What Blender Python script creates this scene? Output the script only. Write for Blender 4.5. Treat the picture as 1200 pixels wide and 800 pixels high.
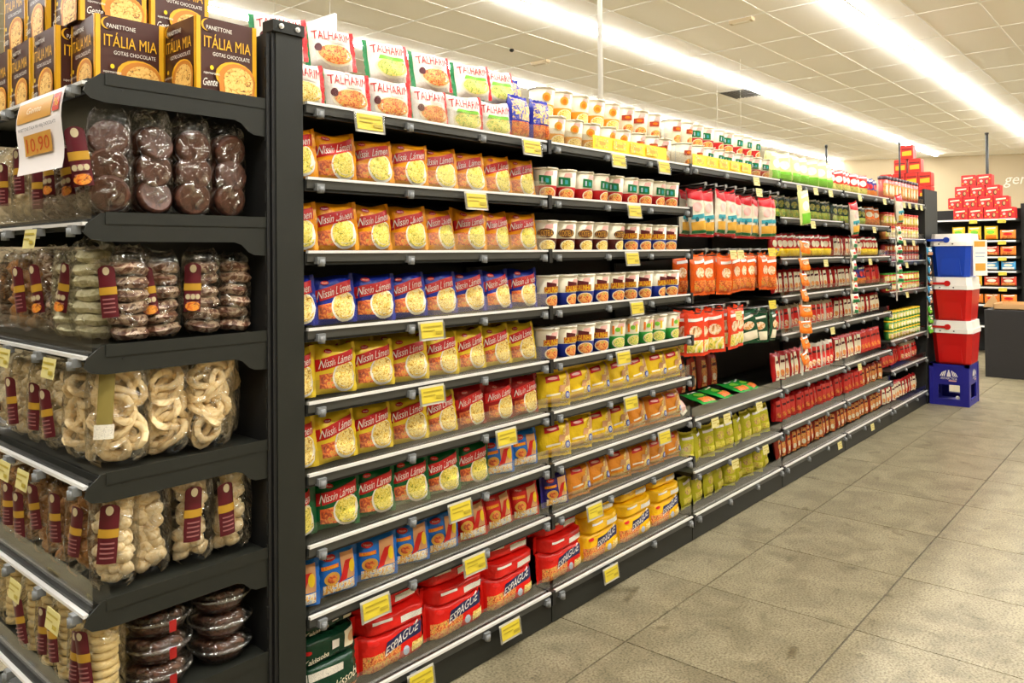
import bpy, bmesh, math, random
from mathutils import Matrix, Vector, Euler
random.seed(7)
scene = bpy.context.scene
for o in list(bpy.data.objects): bpy.data.objects.remove(o)
COL = scene.collection
R = math.radians
# ------------------------------------------------------------------ camera, light, exposure
YAW, PITCH, ROLL = R(49.129), R(0.6586), R(-0.5128)
FPX, CYP = 921.12, 286.89
f = Vector((math.sin(YAW)*math.cos(PITCH), math.cos(YAW)*math.cos(PITCH), math.sin(PITCH)))
r = Vector((math.cos(YAW), -math.sin(YAW), 0)); u = r.cross(f)
r2 = r*math.cos(ROLL)+u*math.sin(ROLL); u2 = -r*math.sin(ROLL)+u*math.cos(ROLL)
cam = bpy.data.cameras.new('camera'); camo = bpy.data.objects.new('camera', cam); COL.objects.link(camo)
camo.matrix_world = Matrix(((r2.x, u2.x, -f.x, 0), (r2.y, u2.y, -f.y, -1.675), (r2.z, u2.z, -f.z, 1.27), (0, 0, 0, 1)))
cam.sensor_width = 36; cam.lens = FPX/1200*36; cam.shift_y = -(400-CYP)/1200; cam.clip_start = 0.02
scene.camera = camo
w = bpy.data.worlds.new('world'); scene.world = w; w.use_nodes = True
w.node_tree.nodes['Background'].inputs[0].default_value = (1, .9, .75, 1)
w.node_tree.nodes['Background'].inputs[1].default_value = 0.02
TUBE = 80.0                                    # emission of the fluorescent strips
TUBE_COL = (1.0, .985, .935, 1)
vs = scene.view_settings
vs.view_transform = 'Standard'; vs.look = 'None'; vs.exposure = 0.0; vs.gamma = 1; vs.use_curve_mapping = False
# ------------------------------------------------------------------ helpers
def lin(c):
    return tuple(((v/255)/12.92 if v/255 <= .04045 else ((v/255+.055)/1.055)**2.4) for v in c)+(1,)
MATS = {}
def mat(name, rgb, rough=.5, metal=0, spec=.5, bump=0, bscale=40, emit=None):
    if name in MATS: return MATS[name]
    m = bpy.data.materials.new(name); m.use_nodes = True; nt = m.node_tree
    b = nt.nodes['Principled BSDF']
    b.inputs['Base Color'].default_value = lin(rgb); b.inputs['Roughness'].default_value = rough
    b.inputs['Metallic'].default_value = metal; b.inputs['Specular IOR Level'].default_value = spec
    if bump:
        tc = nt.nodes.new('ShaderNodeTexCoord'); n = nt.nodes.new('ShaderNodeTexNoise'); n.inputs['Scale'].default_value = bscale
        n.inputs['Detail'].default_value = 3
        bp = nt.nodes.new('ShaderNodeBump'); bp.inputs['Strength'].default_value = bump; bp.inputs['Distance'].default_value = .01
        nt.links.new(tc.outputs['Object'], n.inputs['Vector']); nt.links.new(n.outputs['Fac'], bp.inputs['Height']); nt.links.new(bp.outputs['Normal'], b.inputs['Normal'])
    if emit:
        b.inputs['Emission Color'].default_value = emit[0]; b.inputs['Emission Strength'].default_value = emit[1]
    MATS[name] = m; return m
def film(name, rgb): return mat('film_'+name, rgb, rough=.27, spec=.38, bump=.4, bscale=45)
def ink(name, rgb): return mat('ink_'+name, rgb, rough=.36, spec=.35)
def food(name, cols, scale=90, rough=.45):
    """mottled procedural picture of food: voronoi cells picking among colours"""
    if name in MATS: return MATS[name]
    m = bpy.data.materials.new(name); m.use_nodes = True; nt = m.node_tree; b = nt.nodes['Principled BSDF']
    b.inputs['Roughness'].default_value = rough
    tc = nt.nodes.new('ShaderNodeTexCoord'); n = nt.nodes.new('ShaderNodeTexNoise'); n.inputs['Scale'].default_value = scale; n.inputs['Detail'].default_value = 2
    n.inputs['Distortion'].default_value = 1.5
    rp = nt.nodes.new('ShaderNodeValToRGB'); el = rp.color_ramp.elements
    k = len(cols)
    el[0].position = .3; el[0].color = lin(cols[0]); el[1].position = .7; el[1].color = lin(cols[-1])
    for i in range(1, k-1):
        e = el.new(.3+.4*i/(k-1)); e.color = lin(cols[i])
    nt.links.new(tc.outputs['Object'], n.inputs['Vector']); nt.links.new(n.outputs['Fac'], rp.inputs['Fac']); nt.links.new(rp.outputs['Color'], b.inputs['Base Color'])
    MATS[name] = m; return m
def clear(name, tint=(1, 1, 1, 1), base=.06, streak=.35, rough=.12, scale=25, fres=.8):
    """thin clear plastic: transparent with glossy creases"""
    if name in MATS: return MATS[name]
    m = bpy.data.materials.new(name); m.use_nodes = True; nt = m.node_tree
    for n in list(nt.nodes): nt.nodes.remove(n)
    out = nt.nodes.new('ShaderNodeOutputMaterial'); mx = nt.nodes.new('ShaderNodeMixShader')
    tr = nt.nodes.new('ShaderNodeBsdfTransparent'); tr.inputs[0].default_value = tint
    gl = nt.nodes.new('ShaderNodeBsdfGlossy'); gl.inputs['Roughness'].default_value = rough; gl.inputs[0].default_value = (1, 1, 1, 1)
    fr = nt.nodes.new('ShaderNodeFresnel'); fr.inputs[0].default_value = 1.45
    tc = nt.nodes.new('ShaderNodeTexCoord'); ns = nt.nodes.new('ShaderNodeTexNoise'); ns.inputs['Scale'].default_value = scale; ns.inputs['Detail'].default_value = 3; ns.inputs['Distortion'].default_value = 1.2
    mr = nt.nodes.new('ShaderNodeMapRange'); mr.inputs[1].default_value = .5; mr.inputs[2].default_value = .75; mr.inputs[3].default_value = base; mr.inputs[4].default_value = base+streak
    ad = nt.nodes.new('ShaderNodeMath'); ad.operation = 'MULTIPLY_ADD'; ad.inputs[1].default_value = fres; ad.use_clamp = True
    bp = nt.nodes.new('ShaderNodeBump'); bp.inputs['Strength'].default_value = .7 if streak else 0; bp.inputs['Distance'].default_value = .02
    L = nt.links.new
    L(tc.outputs['Object'], ns.inputs['Vector']); L(ns.outputs['Fac'], mr.inputs[0]); L(fr.outputs[0], ad.inputs[0]); L(mr.outputs[0], ad.inputs[2])
    L(ns.outputs['Fac'], bp.inputs['Height']); L(bp.outputs[0], gl.inputs['Normal'])
    L(ad.outputs[0], mx.inputs[0]); L(tr.outputs[0], mx.inputs[1]); L(gl.outputs[0], mx.inputs[2]); L(mx.outputs[0], out.inputs[0])
    MATS[name] = m; return m

class MB:
    def __init__(s): s.v = []; s.f = []; s.m = []; s.mats = []; s.sm = []
    def mi(s, m):
        if m not in s.mats: s.mats.append(m)
        return s.mats.index(m)
    def face(s, idx, m, smooth=False): s.f.append(idx); s.m.append(s.mi(m)); s.sm.append(smooth)
    def box(s, x0, x1, y0, y1, z0, z1, m, b=0):
        n = len(s.v)
        s.v += [(x0,y0,z0),(x1,y0,z0),(x1,y1,z0),(x0,y1,z0),(x0,y0,z1),(x1,y0,z1),(x1,y1,z1),(x0,y1,z1)]
        for q in ((0,3,2,1),(4,5,6,7),(0,1,5,4),(1,2,6,5),(2,3,7,6),(3,0,4,7)): s.face([n+i for i in q], m)
    def prism(s, pts, axis, a0, a1, m):
        """extrude a 2D outline along an axis: 'x' (y,z) / 'y' (x,z) / 'z' (x,y)"""
        n = len(s.v); k = len(pts)
        for a in (a0, a1):
            for p, q in pts:
                s.v.append({'x': (a, p, q), 'y': (p, a, q), 'z': (p, q, a)}[axis])
        s.face(list(range(n, n+k)), m); s.face(list(range(n+2*k-1, n+k-1, -1)), m)
        for i in range(k):
            j = (i+1) % k; s.face([n+i, n+k+i, n+k+j, n+j], m)
    def tube(s, pts, rad, m, seg=8, caps=True):
        rings = []
        for i, p in enumerate(pts):
            p = Vector(p); a = Vector(pts[max(i-1, 0)]); b = Vector(pts[min(i+1, len(pts)-1)]); d = (b-a).normalized()
            e = d.orthogonal().normalized() if i == 0 else (e-d*e.dot(d)).normalized()
            g = d.cross(e); rr = rad[i] if isinstance(rad, (list, tuple)) else rad
            n = len(s.v)
            for k in range(seg):
                t = 2*math.pi*k/seg; s.v.append(tuple(p+(e*math.cos(t)+g*math.sin(t))*rr))
            rings.append(n)
        for i in range(len(rings)-1):
            for k in range(seg):
                k2 = (k+1) % seg; s.face([rings[i]+k, rings[i]+k2, rings[i+1]+k2, rings[i+1]+k], m, True)
        if caps:
            s.face([rings[0]+k for k in range(seg)][::-1], m); s.face([rings[-1]+k for k in range(seg)], m)
    def lathe(s, prof, ms, seg=20, c=(0, 0)):
        """prof: (radius, z) list; ms: a material or one per band"""
        rings = []
        for (rr, z) in prof:
            n = len(s.v); rings.append(n)
            for k in range(seg):
                t = 2*math.pi*k/seg; s.v.append((c[0]+rr*math.cos(t), c[1]+rr*math.sin(t), z))
        for i in range(len(prof)-1):
            m = ms[i] if isinstance(ms, list) else ms
            for k in range(seg):
                k2 = (k+1) % seg; s.face([rings[i]+k, rings[i]+k2, rings[i+1]+k2, rings[i+1]+k], m, True)
        m0 = ms[0] if isinstance(ms, list) else ms; m1 = ms[-1] if isinstance(ms, list) else ms
        s.face([rings[0]+k for k in range(seg)][::-1], m0); s.face([rings[-1]+k for k in range(seg)], m1)
    def grid(s, fn, nu, nv, m, smooth=True, flip=False):
        n = len(s.v)
        for j in range(nv+1):
            for i in range(nu+1): s.v.append(tuple(fn(i/nu, j/nv)))
        for j in range(nv):
            for i in range(nu):
                q = [n+j*(nu+1)+i, n+j*(nu+1)+i+1, n+(j+1)*(nu+1)+i+1, n+(j+1)*(nu+1)+i]
                s.face(q[::-1] if flip else q, m(i/nu, j/nv) if callable(m) else m, smooth)
    def add(s, verts, faces, m, smooth=False):
        n = len(s.v); s.v += verts
        for q in faces: s.face([n+i for i in q], m, smooth)
    def mesh(s, name):
        me = bpy.data.meshes.new(name); me.from_pydata(s.v, [], s.f)
        for m in s.mats: me.materials.append(m)
        me.polygons.foreach_set('material_index', s.m); me.polygons.foreach_set('use_smooth', s.sm)
        me.update(); return me
def obj(name, me, parent=None, loc=(0, 0, 0), rot=(0, 0, 0), sc=1):
    if isinstance(me, MB): me = me.mesh(name)
    o = bpy.data.objects.new(name, me); COL.objects.link(o); o.parent = parent
    o.location = loc; o.rotation_euler = rot
    o.scale = (sc,)*3 if not isinstance(sc, tuple) else sc
    return o
def tag(o, label, cat, group=None):
    o['label'] = label; o['category'] = cat
    if group: o['group'] = group
    return o
def struct(o): o['kind'] = 'structure'; return o
def empty(name, loc=(0, 0, 0), rz=0):
    o = bpy.data.objects.new(name, None); COL.objects.link(o); o.location = loc; o.rotation_euler = (0, 0, rz); return o
ORD = 'zeroth first second third fourth fifth sixth seventh eighth ninth tenth eleventh twelfth thirteenth fourteenth fifteenth sixteenth seventeenth eighteenth nineteenth twentieth twenty-first twenty-second'.split()
_TX = {}
def text2d(t, bold=False):
    """outline of a word as flat polygons, normalised to cap height 1 and centred"""
    if t in _TX: return _TX[t]
    cu = bpy.data.curves.new('word', 'FONT'); cu.body = t; cu.resolution_u = 2; cu.fill_mode = 'FRONT'; cu.offset = 0
    o = bpy.data.objects.new('word', cu); me = bpy.data.meshes.new_from_object(o)
    vs_ = [v.co.copy() for v in me.vertices]; fs = [list(p.vertices) for p in me.polygons]
    x0 = min(v.x for v in vs_); x1 = max(v.x for v in vs_); h = .7
    res = [((v.x-(x0+x1)/2)/h, v.y/h-.5) for v in vs_], fs, (x1-x0)/h
    bpy.data.objects.remove(o); bpy.data.curves.remove(cu); bpy.data.meshes.remove(me)
    _TX[t] = res; return res
def print_mesh(name, shapes, pos):
    """flat print following a surface. pos(x, z, off) -> 3D point; shapes are layered"""
    b = MB()
    for li, s in enumerate(shapes):
        off = .0014+.00045*li; k = s[0]
        if k == 'quad':      # ('quad', [(x,z)*4], mat)
            A, Bq, Cq, Dq = s[1]
            def fn(a, c): return pos((A[0]*(1-a)+Bq[0]*a)*(1-c)+(Dq[0]*(1-a)+Cq[0]*a)*c, (A[1]*(1-a)+Bq[1]*a)*(1-c)+(Dq[1]*(1-a)+Cq[1]*a)*c, off)
            b.grid(fn, 8, 5, s[2])
        elif k == 'disc':    # ('disc', cx, cz, rx, rz, mat)
            _, cx, cz, rx, rz, m = s; n = len(b.v); b.v.append(tuple(pos(cx, cz, off))); sg = 18
            for ring in (1/3, 2/3, 1):
                for q in range(sg):
                    t = 2*math.pi*q/sg; b.v.append(tuple(pos(cx+rx*ring*math.cos(t), cz+rz*ring*math.sin(t), off)))
            for q in range(sg):
                q2 = (q+1) % sg; b.face([n, n+1+q, n+1+q2], m, True)
                for ri in range(2): b.face([n+1+ri*sg+q, n+1+(ri+1)*sg+q, n+1+(ri+1)*sg+q2, n+1+ri*sg+q2], m, True)
        elif k == 'text':    # ('text', word, cx, cz, height, width, slope, mat[, shear])
            _, word, cx, cz, h, wd, sl, m = s[:8]; sh = s[8] if len(s) > 8 else 0
            vs_, fs, wn = text2d(word); kx = wd/wn
            b.add([tuple(pos(cx+x*kx+z*h*sh, cz+z*h+x*kx*sl, off)) for x, z in vs_], fs, m)
    return b.mesh(name)
# ------------------------------------------------------------------ pillow packets
def clamp(x, a=0., b=1.): return max(a, min(b, x))
def pillow(w, h, t, seed=0, fw=.011, fins='x', edge=.009):
    """returns pos(x,z,off) of the front face and the meshes' generator"""
    rnd = random.Random(seed); ph = [rnd.uniform(0, 6.28) for _ in range(8)]
    pw = 9 if w > .19 else 5
    def P(x, z):
        if fins == 'x': a = abs(x)/(w/2-fw); b_ = abs(2*z/h-1)
        else: a = abs(x)/(w/2); b_ = abs(z-h/2)/(h/2-fw)
        a = clamp(a); b_ = clamp(b_)
        return (1-a**pw)**.6*(1-b_**pw)**.55
    kf = min(1, .136/w)
    def cr(x, z):
        return .0024*math.sin(70*kf*x+ph[0])*math.sin(55*kf*z+ph[1])+.0014*math.sin(120*kf*x+90*kf*z+ph[2])
    def zz(x, z):
        v = z/h; a = abs(x)/(w/2)
        up = edge*(a**2)*(.6+.4*math.sin(ph[3]+(1 if x > 0 else 3))) + .0022*math.sin(60*x+ph[4])
        return z+(v**3)*up-((1-v)**3)*0.3*.002*(1+math.sin(50*x+ph[5]))
    def pos(x, z, off=0): return (x, -t/2*P(x, z)+cr(x, z)*.8-.0006-off, zz(x, z))
    def back(x, z): return (x, t/2*P(x, z)+cr(x, z)*.8+.0006, zz(x, z))
    return pos, back
def pack_meshes(name, w, h, t, seed, m, shapes, fw=.011, fins='x', fmats=None, nu=14, nv=12, edge=.009):
    pos, back = pillow(w, h, t, seed, fw, fins, edge)
    xi = w/2-(fw if fins == 'x' else 0); z0 = fw if fins == 'z' else 0; z1 = h-z0
    b = MB()
    b.grid(lambda a, c: pos(-xi+2*xi*a, z0+(z1-z0)*c), nu, nv, m)
    b.grid(lambda a, c: back(-xi+2*xi*a, z0+(z1-z0)*c), nu, nv, m, flip=True)
    # rim between the two faces
    seals = []
    for k in (0, 1):
        s = MB(); fm = (fmats or (m, m))[k]; N = 10
        def zig(i): return .0012*(1 if i % 2 else -1)
        if fins == 'x':
            x0_, x1_ = (-w/2, -xi) if k == 0 else (xi, w/2)
            f_ = lambda a, c: (lambda p: (p[0]+(zig(round(c*N)) if (a < .5) == (k == 0) else 0), p[1], p[2]))(pos(x0_+(x1_-x0_)*a, h*c))
            g_ = lambda a, c: (lambda p: (p[0]+(zig(round(c*N)) if (a < .5) == (k == 0) else 0), p[1], p[2]))(back(x0_+(x1_-x0_)*a, h*c))
            s.grid(f_, 1, N, fm); s.grid(g_, 1, N, fm, flip=True)
        else:
            a0, a1 = (0, z0) if k == 0 else (z1, h)
            f_ = lambda a, c: (lambda p: (p[0], p[1], p[2]+(zig(round(a*N)) if (c > .5) == (k == 1) else 0)))(pos(-w/2+w*a, a0+(a1-a0)*c))
            g_ = lambda a, c: (lambda p: (p[0], p[1], p[2]+(zig(round(a*N)) if (c > .5) == (k == 1) else 0)))(back(-w/2+w*a, a0+(a1-a0)*c))
            s.grid(f_, N, 1, fm); s.grid(g_, N, 1, fm, flip=True)
        seals.append(s.mesh(name+'_seal'))
    return dict(body=b.mesh(name), seals=seals, print=print_mesh(name+'_print', shapes, pos) if shapes else None, w=w, h=h, t=t)
WHITE = ink('white', (238, 232, 220)); RED = ink('red', (196, 22, 20)); YEL = ink('yellow', (238, 200, 30)); NAVY = ink('navy', (28, 32, 74))
CREAM = ink('cream', (232, 220, 190)); GREEN = ink('green', (20, 110, 60)); BLACK = ink('black', (18, 16, 15)); ORANGE = ink('orange', (232, 120, 24))
BLUE = ink('blue', (30, 62, 160)); MAROON = ink('maroon', (82, 16, 26)); TEAL = ink('teal', (60, 150, 160)); PINK = ink('pink', (236, 180, 170))
GOLD = ink('gold', (214, 160, 60)); BROWN = ink('brown', (84, 44, 30)); TAN = ink('tan', (205, 150, 100)); LIME = ink('lime', (120, 190, 50)); SILVER = ink('silver', (175, 185, 200))
NOOD = food('noodles', [(150, 96, 20), (232, 186, 60), (252, 236, 160), (190, 140, 40)], 120)
NOODG = food('noodles_herb', [(90, 120, 30), (228, 200, 50), (252, 236, 130), (190, 170, 40)], 110)
MEAT = food('ingredients', [(120, 44, 20), (200, 80, 30), (236, 140, 56), (150, 150, 50)], 70)
SAUCE = food('sauce_dish', [(150, 50, 25), (214, 90, 40), (238, 180, 90), (120, 130, 40)], 110)
GREENF = food('greens', [(40, 110, 40), (190, 200, 90), (245, 225, 120), (230, 160, 60)], 100)
MIX = food('bright_mix', [(200, 40, 40), (240, 190, 60), (230, 230, 220), (60, 110, 190)], 90)
FINE = food('small_print', [(120, 110, 100), (225, 218, 200), (232, 226, 210), (150, 140, 130)], 420)
def lamen_shapes(w, h, banner=RED, dish=NOOD, logo=RED, extra=None):
    x0, x1 = -w/2+.013, w/2-.013
    S = []
    S.append(('quad', [(x0+w*.02, h*.12), (x0+w*.36, h*.1), (x0+w*.38, h*.44), (x0+w*.02, h*.4)], MEAT))
    S.append(('disc', w*.16, h*.33, w*.3, h*.31, WHITE))
    S.append(('disc', w*.16, h*.345, w*.265, h*.275, dish))
    S.append(('quad', [(x0-.003, h*.46), (x1+.003, h*.66), (x1+.003, h*.9), (x0-.003, h*.7)], banner))
    S.append(('text', 'Nissin Lámen', -w*.015, h*.675, h*.17, (x1-x0)*.9, .18, WHITE, .25))
    S.append(('disc', -w*.22, h*.86, w*.09, h*.045, logo)); S.append(('text', 'Nissin', -w*.22, h*.86, h*.035, w*.12, 0, WHITE))
    if extra: S += extra
    return S
KIND = {}
def variants(key, n, **k):
    seed = sum(ord(c) for c in key)
    KIND[key] = [pack_meshes(key, seed=seed+i*17, **k) for i in range(n)]
W_, H_ = .136, .118
for key, col in (('lamen_orange', (244, 158, 16)), ('lamen_blue', (26, 44, 150)), ('lamen_yellow', (242, 208, 50)), ('lamen_red', (150, 16, 20)), ('lamen_green', (8, 92, 46))):
    ex = None
    if key == 'lamen_blue': ex = [('text', 'Carne', W_*.2, H_*.58, H_*.06, W_*.2, .15, WHITE, .2)]
    if key == 'lamen_green': ex = [('text', 'Legumes', W_*.2, H_*.58, H_*.05, W_*.24, .15, WHITE, .2)]
    variants(key, 3, w=W_, h=H_, t=.042, m=film(key, col), shapes=lamen_shapes(W_, H_, dish=NOODG if 'orange' in key or 'green' in key else NOOD, banner=RED if key != 'lamen_red' else ink('bright_red', (214, 30, 24)), extra=ex))
def kid_shapes(w, h, c):
    return [('quad', [(-w*.38, h*.06), (w*.4, h*.06), (w*.4, h*.26), (-w*.38, h*.24)], MIX),
            ('quad', [(w*.02, h*.28), (w*.4, h*.28), (w*.4, h*.86), (w*.02, h*.84)], TAN),
            ('quad', [(-w*.06, h*.22), (w*.12, h*.28), (w*.3, h*.68), (w*.14, h*.66)], RED),
            ('disc', w*.29, h*.52, w*.07, h*.14, YEL), ('disc', -w*.2, h*.36, w*.17, h*.14, GOLD), ('disc', -w*.2, h*.36, w*.12, h*.09, MEAT),
            ('disc', -w*.24, h*.8, w*.13, h*.07, RED), ('text', 'Nissin', -w*.24, h*.8, h*.05, w*.17, 0, WHITE),
            ('quad', [(-w*.4, h*.56), (-w*.06, h*.58), (-w*.06, h*.66), (-w*.4, h*.64)], ORANGE), ('text', 'Lámen', -w*.23, h*.61, h*.06, w*.26, .04, YEL)]
variants('kids_blue', 2, w=.132, h=.112, t=.04, m=film('kids_blue', (30, 110, 200)), shapes=kid_shapes(.132, .112, 0))
variants('kids_red', 2, w=.13, h=.112, t=.04, m=film('kids_red', (200, 30, 30)), shapes=kid_shapes(.13, .112, 1))
variants('kids_violet', 1, w=.13, h=.112, t=.04, m=film('kids_violet', (50, 40, 120)), shapes=kid_shapes(.13, .112, 1))
def talh(w, h, dish, lab=None):
    S = [('disc', w*.02, h*.28, w*.37, h*.25, CREAM), ('disc', w*.02, h*.29, w*.33, h*.22, dish)]
    if lab: S.append(('quad', [(-w*.28, h*.46), (w*.3, h*.46), (w*.27, h*.56), (-w*.25, h*.56)], lab))
    else: S.append(('disc', -w*.3, h*.42, w*.06, h*.1, MAROON))
    S.append(('text', 'TALHARIM', -w*.02, h*.73, h*.22, w*.74, 0, RED)); S.append(('disc', w*.0, h*.9, w*.08, h*.035, PINK))
    S.append(('quad', [(-w*.05, h*.55), (w*.26, h*.55), (w*.26, h*.59), (-w*.05, h*.59)], FINE))
    return S
for key, dish, lab in (('talharim_meat', SAUCE, None), ('talharim_green', GREENF, LIME), ('talharim_gold', NOOD, None)):
    variants(key, 2, w=.152, h=.118, t=.055, m=film('talharim', (236, 228, 218)), shapes=talh(.152, .118, dish, lab), fw=.014, fmats=(film('fin_green', (16, 120, 60)), film('fin_red', (196, 24, 28))))
variants('snack_blue', 2, w=.1, h=.16, t=.05, m=film('snack_blue', (40, 50, 160)), fins='z', shapes=[('quad', [(-.045, .015), (.045, .015), (.045, .07), (-.045, .07)], MEAT), ('quad', [(-.045, .075), (.045, .075), (.045, .15), (-.045, .15)], food('snack_mix', [(30, 40, 150), (40, 60, 170), (240, 200, 60), (236, 232, 224)], 55))])
def esp_shapes(w, h):
    return [('quad', [(-w*.44, h*.06), (w*.0, h*.06), (w*.06, h*.55), (-w*.44, h*.5)], SAUCE),
            ('quad', [(-w*.2, h*.42), (w*.36, h*.58), (w*.38, h*.9), (-w*.16, h*.74)], NAVY),
            ('text', 'ESPAGUE', w*.07, h*.655, h*.25, w*.5, .28, WHITE, .3), ('disc', w*.12, h*.27, w*.05, h*.12, SILVER),
            ('quad', [(w*.2, h*.16), (w*.4, h*.2), (w*.4, h*.44), (w*.22, h*.4)], NOOD), ('disc', -w*.33, h*.8, w*.06, h*.06, ink('bright_red', (214, 30, 24)))]
def lie_shapes(w, h):
    return [('quad', [(w*.02, h*.3), (w*.34, h*.3), (w*.34, h*.62), (w*.02, h*.62)], FINE), ('quad', [(-w*.36, h*.64), (-w*.1, h*.64), (-w*.1, h*.78), (-w*.36, h*.78)], WHITE),
            ('quad', [(w*.38, h*.3), (w*.43, h*.3), (w*.43, h*.6), (w*.38, h*.6)], BLACK)]
for key, col in (('espague_red', (216, 28, 20)), ('espague_yellow', (240, 186, 20))):
    variants(key, 2, w=.244, h=.1, t=.07, m=film(key, col), shapes=esp_shapes(.244, .1), fw=.012)
    variants(key+'_flat', 2, w=.246, h=.054, t=.12, m=film(key, col), shapes=lie_shapes(.246, .054), fw=.014)
variants('yakissoba', 2, w=.2, h=.1, t=.075, m=film('yakissoba', (14, 54, 34)), fw=.014,
         shapes=[('quad', [(-.08, .062), (.03, .062), (.03, .082), (-.08, .082)], FINE), ('text', 'Yakissoba', .03, .035, .026, .11, .25, CREAM, .2), ('disc', -.06, .035, .012, .006, RED), ('quad', [(.0, .004), (.08, .004), (.08, .016), (.02, .014)], SAUCE)])
variants('yakissoba_flat', 2, w=.2, h=.068, t=.11, m=film('yakissoba', (14, 54, 34)), fw=.014,
         shapes=[('quad', [(.04, .018), (.088, .018), (.088, .06), (.04, .06)], CREAM), ('disc', .064, .04, .014, .013, TAN), ('text', 'Yakissoba', -.045, .02, .013, .07, .1, CREAM, .2), ('quad', [(0, .028), (.022, .028), (.022, .05), (0, .05)], WHITE), ('disc', -.07, .04, .01, .005, RED)])
def pasta_shapes(w, h):
    return [('quad', [(w*.08, h*.06), (w*.42, h*.06), (w*.42, h*.9), (w*.2, h*.7)], NOOD), ('quad', [(w*.22, h*.5), (w*.42, h*.55), (w*.42, h*.92), (w*.34, h*.9)], TAN),
            ('quad', [(-w*.36, h*.66), (w*.08, h*.7), (w*.08, h*.86), (-w*.36, h*.82)], RED), ('disc', -w*.14, h*.765, w*.16, h*.035, PINK), ('quad', [(-w*.36, h*.1), (w*.1, h*.1), (w*.04, h*.24), (-w*.36, h*.22)], GOLD), ('quad', [(w*.0, h*.4), (w*.2, h*.4), (w*.24, h*.56), (w*.06, h*.58)], TAN),
            ('disc', w*.3, h*.3, w*.08, h*.1, BLUE), ('disc', w*.3, h*.3, w*.05, h*.06, SILVER), ('quad', [(-w*.36, h*.3), (w*.05, h*.33), (w*.05, h*.38), (-w*.36, h*.35)], CREAM)]
variants('pasta_yellow', 3, w=.142, h=.13, t=.05, m=film('pasta_yellow', (244, 204, 30)), shapes=pasta_shapes(.142, .13), fins='z')
variants('pasta_orange', 3, w=.135, h=.126, t=.05, m=film('pasta_orange', (226, 140, 40)), shapes=pasta_shapes(.135, .126), fins='z')
# slim standing pouches of the far bays: (key, body, lower band, emblem)
def pouch(key, col, low, mid, w=.066, h=.15, t=.03, stripe=False):
    if stripe:
        variants(key, 2, w=w, h=h, t=t, m=film(key, col), fins='z', nu=8, nv=8, shapes=[('quad', [(-w*.2, h*.1), (w*.34, h*.1), (w*.3, h*.82), (-w*.14, h*.82)], low), ('disc', w*.08, h*.3, w*.2, h*.1, mid), ('quad', [(-w*.1, h*.6), (w*.26, h*.62), (w*.26, h*.7), (-w*.1, h*.68)], MAROON)])
        return
    variants(key, 2, w=w, h=h, t=t, m=film(key, col), fins='z', nu=8, nv=8,
             shapes=[('quad', [(-w*.4, h*.08), (w*.4, h*.08), (w*.4, h*.36), (-w*.4, h*.36)], low), ('disc', 0, h*.55, w*.3, h*.13, mid), ('quad', [(-w*.36, h*.76), (w*.36, h*.8), (w*.36, h*.87), (-w*.36, h*.83)], WHITE)])
pouch('pouch_red_white', (170, 20, 22), CREAM, SAUCE, stripe=True); pouch('pouch_white_red', (220, 208, 190), ink('bright_red', (214, 30, 24)), food('bag_dish', [(110, 50, 24), (226, 160, 90), (240, 226, 196), (214, 110, 50)], 34), stripe=True)
pouch('pouch_red_yellow', (176, 24, 26), YEL, CREAM); pouch('pouch_dark_green', (12, 48, 30), food('olive_mix', [(20, 70, 36), (120, 170, 50), (210, 190, 60), (30, 90, 40)], 45), food('olive_mix2', [(14, 50, 30), (60, 110, 40), (190, 170, 60), (20, 60, 30)], 60)); pouch('pouch_red_orange', (150, 40, 26), SAUCE, CREAM, stripe=True)
pouch('pouch_red', (186, 16, 22), ink('mid_red', (206, 60, 50)), MEAT, stripe=True); pouch('pouch_lime', (226, 228, 150), LIME, WHITE, w=.115, h=.19, t=.05)
pouch('pouch_grated', (196, 190, 40), food('grated', [(150, 110, 60), (214, 200, 50), (226, 216, 90), (190, 120, 60)], 50), food('grated2', [(120, 70, 60), (200, 150, 90), (220, 210, 60), (150, 90, 70)], 60), w=.085, h=.15, t=.04); pouch('pouch_bright', (206, 40, 36), GREENF, WHITE, w=.085, h=.165)
pouch('pouch_violet', (50, 50, 130), ORANGE, RED, w=.07, h=.15); pouch('pouch_orange_picture', (222, 110, 40), MEAT, CREAM, w=.085)
pouch('sachet_orange', (226, 116, 36), ORANGE, food('sachet_dish', [(90, 60, 40), (190, 160, 120), (214, 190, 150), (60, 40, 30)], 50), w=.085, h=.085, t=.016); pouch('sachet_green_white', (220, 214, 190), GREEN, RED, w=.07, h=.07, t=.016); pouch('sachet_blue', (60, 140, 180), TAN, WHITE, w=.07, h=.08, t=.016)
pouch('sachet_lime', (70, 160, 50), LIME, CREAM, w=.07, h=.08, t=.016)
variants('hang_red_white', 2, w=.078, h=.215, t=.04, m=film('hang_white', (226, 216, 192)), fins='z', nu=8, nv=8, shapes=[], fmats=(film('hang_base_red', (170, 30, 34)), film('hang_top_red', (206, 30, 40)))); pouch('hang_orange', (228, 92, 24), MEAT, food('bag_dish', [(110, 50, 24), (226, 160, 90), (240, 226, 196), (214, 110, 50)], 34), w=.088, h=.185, t=.035)
pouch('hang_red_green', (220, 60, 26), food('red_green_panel', [(60, 150, 60), (230, 200, 60), (236, 226, 200), (232, 222, 190)], 25), food('bag_dish', [(110, 50, 24), (226, 160, 90), (240, 226, 196), (214, 110, 50)], 34), w=.105, h=.2, t=.02); pouch('hang_dark_green', (16, 66, 40), CREAM, food('bag_dish', [(110, 50, 24), (226, 160, 90), (240, 226, 196), (214, 110, 50)], 34), w=.11, h=.16, t=.02)
pouch('lying_green', (40, 160, 60), MEAT, LIME, w=.14, h=.17, t=.03); pouch('lying_white', (232, 222, 200), PINK, RED, w=.12, h=.15, t=.03)
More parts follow.
